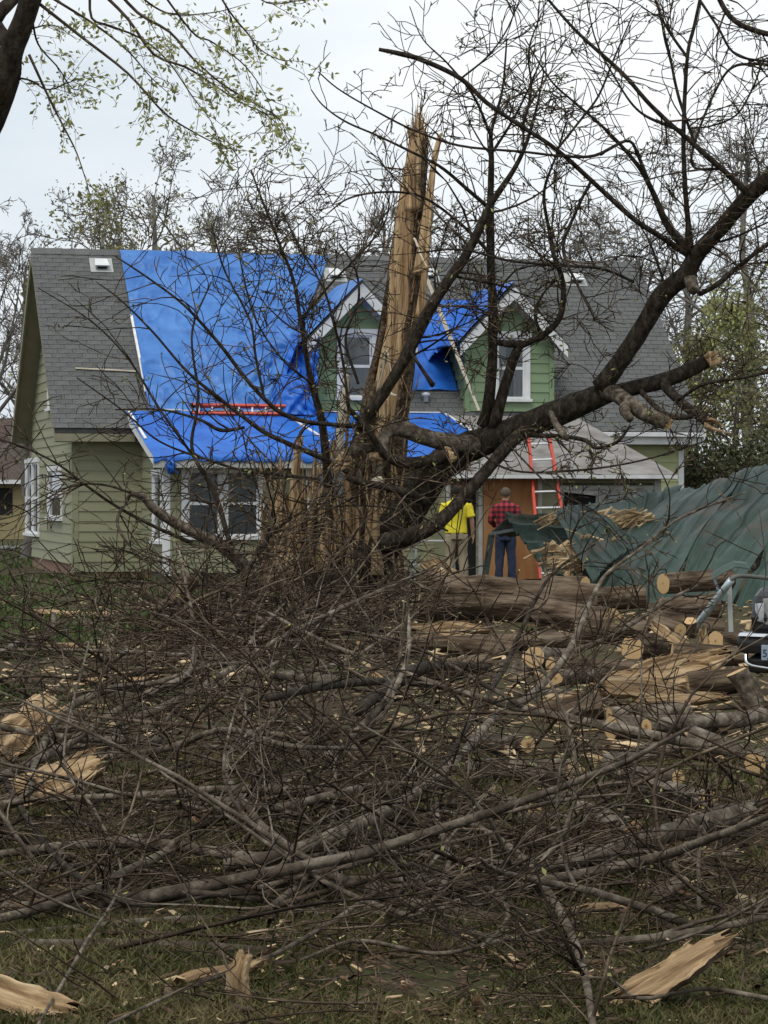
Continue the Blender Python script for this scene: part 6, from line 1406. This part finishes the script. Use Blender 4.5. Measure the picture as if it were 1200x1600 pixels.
FB = [
 ([(-30, 1230, 16), (10, 1210, 15), (75, 1180, 14), (130, 1147, 13), (200, 1100, 12), (250, 1075, 11), (295, 1052, 10), (304, 1010, 8, 19.0), (300, 960, 6, 19.2), (290, 910, 4.5, 19.4), (280, 860, 3, 19.6)], 'long grey branch curving up from the left edge to a tall thin tip'),
 ([(-20, 1262, 15), (40, 1245, 14), (60, 1180, 13), (100, 1112, 13), (175, 1076, 11), (240, 1068, 9), (330, 1040, 6), (400, 1035, 4)], 'grey branch arching above the left splintered slab'),
 ([(-30, 1442, 14), (0, 1435, 14), (60, 1420, 14), (130, 1395, 14), (200, 1360, 14), (250, 1337, 15), (272, 1320, 14)], 'stout branch with sawn tip running up from the lower left edge'),
 ([(-20, 1170, 9), (50, 1290, 10), (100, 1350, 10), (170, 1400, 9), (240, 1415, 7), (330, 1400, 6), (420, 1395, 5)], 'dark branch bending down the left side of the near brush'),
 ([(350, 1352, 20), (420, 1340, 22), (480, 1322, 22), (540, 1297, 22), (600, 1270, 20), (650, 1240, 18), (690, 1210, 17), (731, 1169, 15), (773, 1121, 13), (827, 1089, 13, 17.0), (880, 1031, 11, 17.4), (907, 977, 10, 17.8), (928, 929, 7, 18.2), (950, 895, 6, 18.4), (1000, 858, 5, 18.8), (1050, 817, 4, 19.0), (1100, 793, 3.5, 19.2), (1167, 768, 2, 19.4)], 'longest branch sweeping from the near brush up across the green metal roof'),
 ([(878, 1350, 26), (950, 1330, 28), (1050, 1300, 30), (1150, 1273, 30), (1176, 1266, 27)], 'thick grey limb lying diagonally at the right with torn pale end'),
 ([(660, 1275, 7), (700, 1270, 8), (760, 1300, 10), (815, 1340, 13), (860, 1400, 14), (895, 1465, 14), (915, 1530, 13), (928, 1610, 12)], 'pale grey branch falling to the bottom edge right of centre'),
 ([(1096, 1290, 5, 10.0), (1092, 1320, 8, 10), (1092, 1425, 7, 9.8), (1090, 1530, 6, 9.3), (1120, 1580, 4, 8.6)], 'thin upright grey stick in front of the diagonal limb'),
 ([(900, 1017, 10), (950, 997, 8, 19.6), (1000, 967, 7, 19.8), (1040, 940, 6, 20), (1090, 915, 4, 20.2)], 'slim brown branch rising to the right before the sawn logs'),
 ([(690, 1200, 9), (740, 1120, 9), (790, 1040, 9, 18), (812, 990, 7, 18.4), (860, 900, 5, 18.8), (930, 850, 3, 19)], 'dark sapling branch crossing in front of the very thick log'),
 ([(600, 1345, 9), (700, 1370, 9), (760, 1385, 8), (830, 1440, 6), (880, 1480, 4)], 'low dark branch in the centre of the near brush'),
 ([(1210, 1250, 9), (1130, 1262, 8), (1040, 1290, 7), (960, 1340, 6), (880, 1385, 5)], 'thin reddish branch slanting across the lower right litter'),
 ([(780, 1255, 10), (880, 1245, 11), (960, 1225, 10), (1040, 1235, 10), (1120, 1260, 9), (1200, 1250, 8)], 'level grey branch above the diagonal limb'),
 ([(0, 1020, 10), (40, 1000, 11), (80, 990, 10), (84, 960, 8)], 'bent grey branch at the left edge of the lawn'),
 ([(650, 1432, 9), (690, 1390, 12), (700, 1330, 12), (685, 1290, 9), (682, 1255, 8)], 'forked pale branch standing in the centre foreground'),
 ([(60, 1600, 5), (130, 1480, 6), (190, 1370, 5), (150, 1270, 5, 11), (100, 1180, 4, 11.4), (140, 1000, 3, 12)], 'tall thin twig rising at the left side'),
 ([(170, 1600, 5), (300, 1540, 6), (420, 1495, 7), (520, 1440, 8), (600, 1390, 8), (690, 1380, 8)], 'long branch trailing over the grass at the bottom left'),
 ([(420, 1420, 10), (470, 1380, 12), (515, 1340, 12), (520, 1270, 8, 11.4), (525, 1180, 6, 11.8)], 'forked stick rising in the middle foreground'),
 ([(560, 1110, 18), (640, 1050, 19), (700, 1040, 16), (760, 1045, 12)], 'dark heavy bough lying in the middle of the brush'),
 ([(420, 1090, 14), (520, 1070, 14), (620, 1065, 12), (700, 1075, 9)], 'dark bough stretched level across the middle brush'),
 ([(310, 1245, 12), (420, 1262, 14), (520, 1242, 13), (600, 1225, 10), (700, 1230, 9)], 'grey bough lying level in the centre left brush'),
 ([(1200, 1560, 8), (1100, 1545, 7), (1000, 1560, 6), (950, 1530, 5), (880, 1530, 4)], 'thin branch over the big torn plank'),
 ([(150, 1185, 9), (260, 1170, 11), (350, 1140, 9), (450, 1165, 8), (560, 1170, 6)], 'branch reaching right from the wide tan bark slab'),
 ([(470, 1500, 5), (560, 1470, 6), (680, 1490, 7), (780, 1470, 6), (900, 1440, 5)], 'thin branch low over the grass in the centre foreground')]
for i_, (path, lab) in enumerate(FB):
    fallen(path, lab, twigs=14 if len(path) > 4 else 8, seed=300 + i_, cut=(-1, 6.5) if 'sawn tip' in lab else None, mat='bark_grey' if 'dark' not in lab else 'bark')
# ------------------------------------------------------------------ the uncountable tangle of twigs
rnd.seed(101)
TB = Tubes(); cnt = 0; tries = 0
while cnt < 215 and tries < 20000:
    tries += 1
    py = rnd.uniform(905, 1590); px = rnd.uniform(-80, 1280)
    dens = 1.0
    if py > 1340: dens = max(.16, 1 - (py - 1340) / 170)
    if py < 1010 and px < 260: dens *= .35
    if py < 1130 and px > 660: dens *= .07
    if py < 960 and px > 640: dens *= .2
    if 1130 <= py < 1270 and px > 720: dens *= .18
    if rnd.random() > dens: continue
    hp = hpile(px, py); h = hp * rnd.random() ** 1.4; Y = Yg(py, h)
    if Y > 40: continue
    p = P(px, py, Y); a = rnd.uniform(0, 2 * pi); el = rnd.gauss(.05, .28)
    L = rnd.uniform(.6, 2.3) * (Y / 14) ** .4; r = L * rnd.uniform(.0042, .0085)
    grow(TB, tuple(p), (cos(a) * cos(el), sin(a) * cos(el) * .7, sin(el)), L, r, 1, 3, .17, (2, 4), -.01, .02, 5, .55, (25, 65), .0022 * Y / 9, 7, (.4, .8)); cnt += 1
for k_ in range(150):          # the high mound in the middle distance, up to the window sills
    Y = rnd.uniform(24, 34); px = rnd.gauss(410, 105)
    if px < 150 or px > 590: continue
    top = .40 * math.exp(-((px - 460) / 180) ** 2) * min(1, (Y - 18) / 9) + .08
    p = P(px, 800, Y); p[2] = top * rnd.random() ** .7; a = rnd.uniform(0, 2 * pi); el = rnd.gauss(.02, .25); L = rnd.uniform(.6, 1.8)
    grow(TB, tuple(p), (cos(a) * cos(el), sin(a) * cos(el) * .6, sin(el)), L, L * rnd.uniform(.008, .014), 1, 3, .18, (2, 4), -.03, .03, 5, .7, (25, 65), .0058, 7, (.4, .75))
TM = Tubes()
for k_ in range(64):
    py = rnd.uniform(960, 1500); px = rnd.uniform(-60, 1240)
    if py < 1250 and px > 620 and rnd.random() < .93: continue
    if py < 1010 and px < 260: continue
    Y = Yg(py, hpile(px, py) * rnd.uniform(.3, 1.0)); p = P(px, py, Y); a = rnd.choice((0, pi)) + rnd.gauss(0, .6); el = rnd.gauss(.03, .15); L = rnd.uniform(1.0, 3.2) * (Y / 12) ** .5
    grow(TM, tuple(p), (cos(a) * cos(el), sin(a) * cos(el), sin(el)), L, min(.034, L * rnd.uniform(.006, .013)), 1, 3, .13, (2, 4), -.005, .03, 7, .5, (25, 60), .0026 * Y / 9, 10, (.3, .6))
o = TM.build('brush_limbs', M['bark_grey'], None, True); tag(o, 'grey broken limbs jumbled through the brush heap', 'brush', None, 'stuff')
bt = TB.build('brush_tangle', M['twig'], None, False); tag(bt, 'dense tangle of broken twigs and brush heaped over the yard', 'brush', None, 'stuff')
tp = np.array([t[0] for t in TB.tips]); sel = tp[rng.random(len(tp)) < .05]
o = leaf_mesh('bud_leaves', sel, .028, M['leaf'], None, .008, 1, .5, 14); tag(o, 'tiny green buds scattered through the brush heap', 'buds', None, 'stuff')
# ------------------------------------------------------------------ grass, litter, chips
def grass(n, seed, y0, y1, h, name, label, cond, w=.006, x_of=None):
    r = np.random.default_rng(seed); py = r.uniform(y0, y1, n); px = r.uniform(-60, 1260, n); Y = F * EYE / (py - HORIZON); x = (px - 600) / F * Y
    keep = cond(x, Y, px, py); x, Y, py = x[keep], Y[keep], py[keep]; n = len(x)
    z0 = .03 * fbm(x * .9, Y * .9, 5) * np.clip((Y - 4) / 6, 0, 1)
    a = r.uniform(0, 2 * pi, n); hh = h * r.uniform(.4, 1.3, n); ln = r.normal(0, .6, (n, 2)) * hh[:, None]; ww = w * (Y / 9) ** .5
    b = np.stack([x, Y, z0 - .005], 1); s = np.stack([np.cos(a) * ww, np.sin(a) * ww, np.zeros(n)], 1)
    t = b + np.stack([ln[:, 0], ln[:, 1], hh], 1)
    m_ = b + np.stack([ln[:, 0] * .35, ln[:, 1] * .35, hh * .6], 1)
    V = np.stack([b - s, b + s, m_ + s * .7, m_ - s * .7, t], 1).reshape(-1, 3); i = np.arange(n) * 5
    o = link(name, mesh_np(name, V, [np.stack([i, i + 1, i + 2, i + 3], 1), np.stack([i + 3, i + 2, i + 4], 1)]), None); return o
M['grass'] = noise_mat('grass_blades', [(.045, .045, .014), (.095, .092, .030), (.19, .15, .07)], 1.2, island=.4, transl=.25, rough=.7)
M['grass_lawn'] = noise_mat('lawn_blades', [(.05, .078, .02), (.095, .135, .04)], 1.2, island=.3, transl=.25, rough=.7)
gcond = lambda x, Y, px, py: (fbm(x * 1.3, Y * 1.3, 21) + .25 * (py > 1500) > -.3)
o = grass(90000, 5, 1180, 1640, .05, 'grass', '', gcond); o.data.materials.append(M['grass']); tag(o, 'short patchy grass showing through the twigs in the foreground', 'grass', None, 'stuff')
lc = lambda x, Y, px, py: (px < 330) & (fbm(x * .8, Y * .8, 25) > -.25 + np.clip((px - 40) / 240, 0, 1) * .5 + np.clip((py - 960) / 100, 0, .5))
o = grass(60000, 6, 845, 1100, .09, 'grass', '', lc, .012); o.data.materials.append(M['grass_lawn']); tag(o, 'greener lawn grass beside the left corner of the house', 'grass', None, 'stuff')
def chips(n, seed, region, size, name, label, mat='chip'):
    r = np.random.default_rng(seed); px = r.uniform(region[0], region[1], n); py = r.uniform(region[2], region[3], n); Y = F * EYE / (py - HORIZON); x = (px - 600) / F * Y
    s = size * np.clip(r.lognormal(-.35, .55, n), .15, 2.6) * (Y / 10) ** .5; a = r.uniform(0, pi, n); c, q = np.cos(a), np.sin(a); z = .02 + .035 * r.random(n); asp = r.uniform(.05, .38, n)
    def pt(u, v, w): return np.stack([x + (c * u - q * v) * s, Y + (q * u + c * v) * s, z + w * s], 1)
    t1, t2 = r.normal(0, .25, n), r.normal(0, .25, n)
    V = np.stack([pt(-1, -asp, t1 * -1), pt(.8, -asp * 1.2, t1), pt(1.1, asp * .4, t1 + t2 * .3), pt(-.7, asp, t2 * .5 - t1), pt(-1, -asp, -t1 - .12), pt(.8, -asp * 1.2, t1 - .12), pt(1.1, asp * .4, t1 + t2 * .3 - .12), pt(-.7, asp, t2 * .5 - t1 - .12)], 1).reshape(-1, 3)
    i = np.arange(n)[:, None] * 8; Q = np.concatenate([i + np.array(f) for f in ((0, 1, 2, 3), (0, 4, 5, 1), (1, 5, 6, 2), (2, 6, 7, 3), (3, 7, 4, 0))])
    o = link(name, mesh_np(name, V, Q), M[mat]); return tag(o, label, 'wood chips', None, 'stuff')
chips(700, 11, (-40, 1240, 1180, 1620), .022, 'wood_chips', 'small pale wood chips sprinkled through the near brush')
chips(1100, 12, (620, 1240, 930, 1200), .04, 'wood_chips', 'pale splinters and sawdust spread between the logs')
chips(450, 13, (-40, 620, 930, 1180), .05, 'wood_chips', 'scattered pale chips on the lawn and under the left brush')
M['litter'] = noise_mat('dead_leaves', [(.045, .026, .014), (.13, .08, .045)], 3, island=.6)
chips(15000, 14, (-40, 1240, 930, 1620), .02, 'leaf_litter', 'brown dead leaves and bark crumbs on the ground', 'litter')['category'] = 'leaf litter'
# debris lying on the green metal roof
def pile_on(cx, cy, Y, sx, sy, n, seed):
    r = np.random.default_rng(seed); k = Bx()
    for i in range(n):
        px = cx + r.normal(0, sx); py = cy + r.normal(0, sy); p = Vector(P(px, py, Y - .05 - .12 * r.random())); L = r.uniform(.04, .2) * (2.2 if r.random() < .15 else 1); a = r.normal(.25, .5)
        d = Vector((cos(a), r.normal() * .3, sin(a) * .7)) * L; k.bar(p - d, p + d, r.uniform(.012, .05), r.uniform(.008, .03), (r.normal(), -1, r.normal()))
    return k.V, k.F
for k_, (args, lab) in enumerate((((895, 872, 40.75, 26, 13, 130, 1), 'torn bark and wood splinters heaped on the left fold of the metal roof'), ((975, 812, 41.7, 24, 8, 90, 2), 'pale splinters scattered on the top of the metal roof'), ((862, 812, 41.9, 12, 4, 26, 3), 'few splinters along the left flap of the metal roof'))):
    V, Q = pile_on(*args); o = poly('splinter_litter', V, Q, M['chip']); tag(o, lab, 'splinters', None, 'stuff')
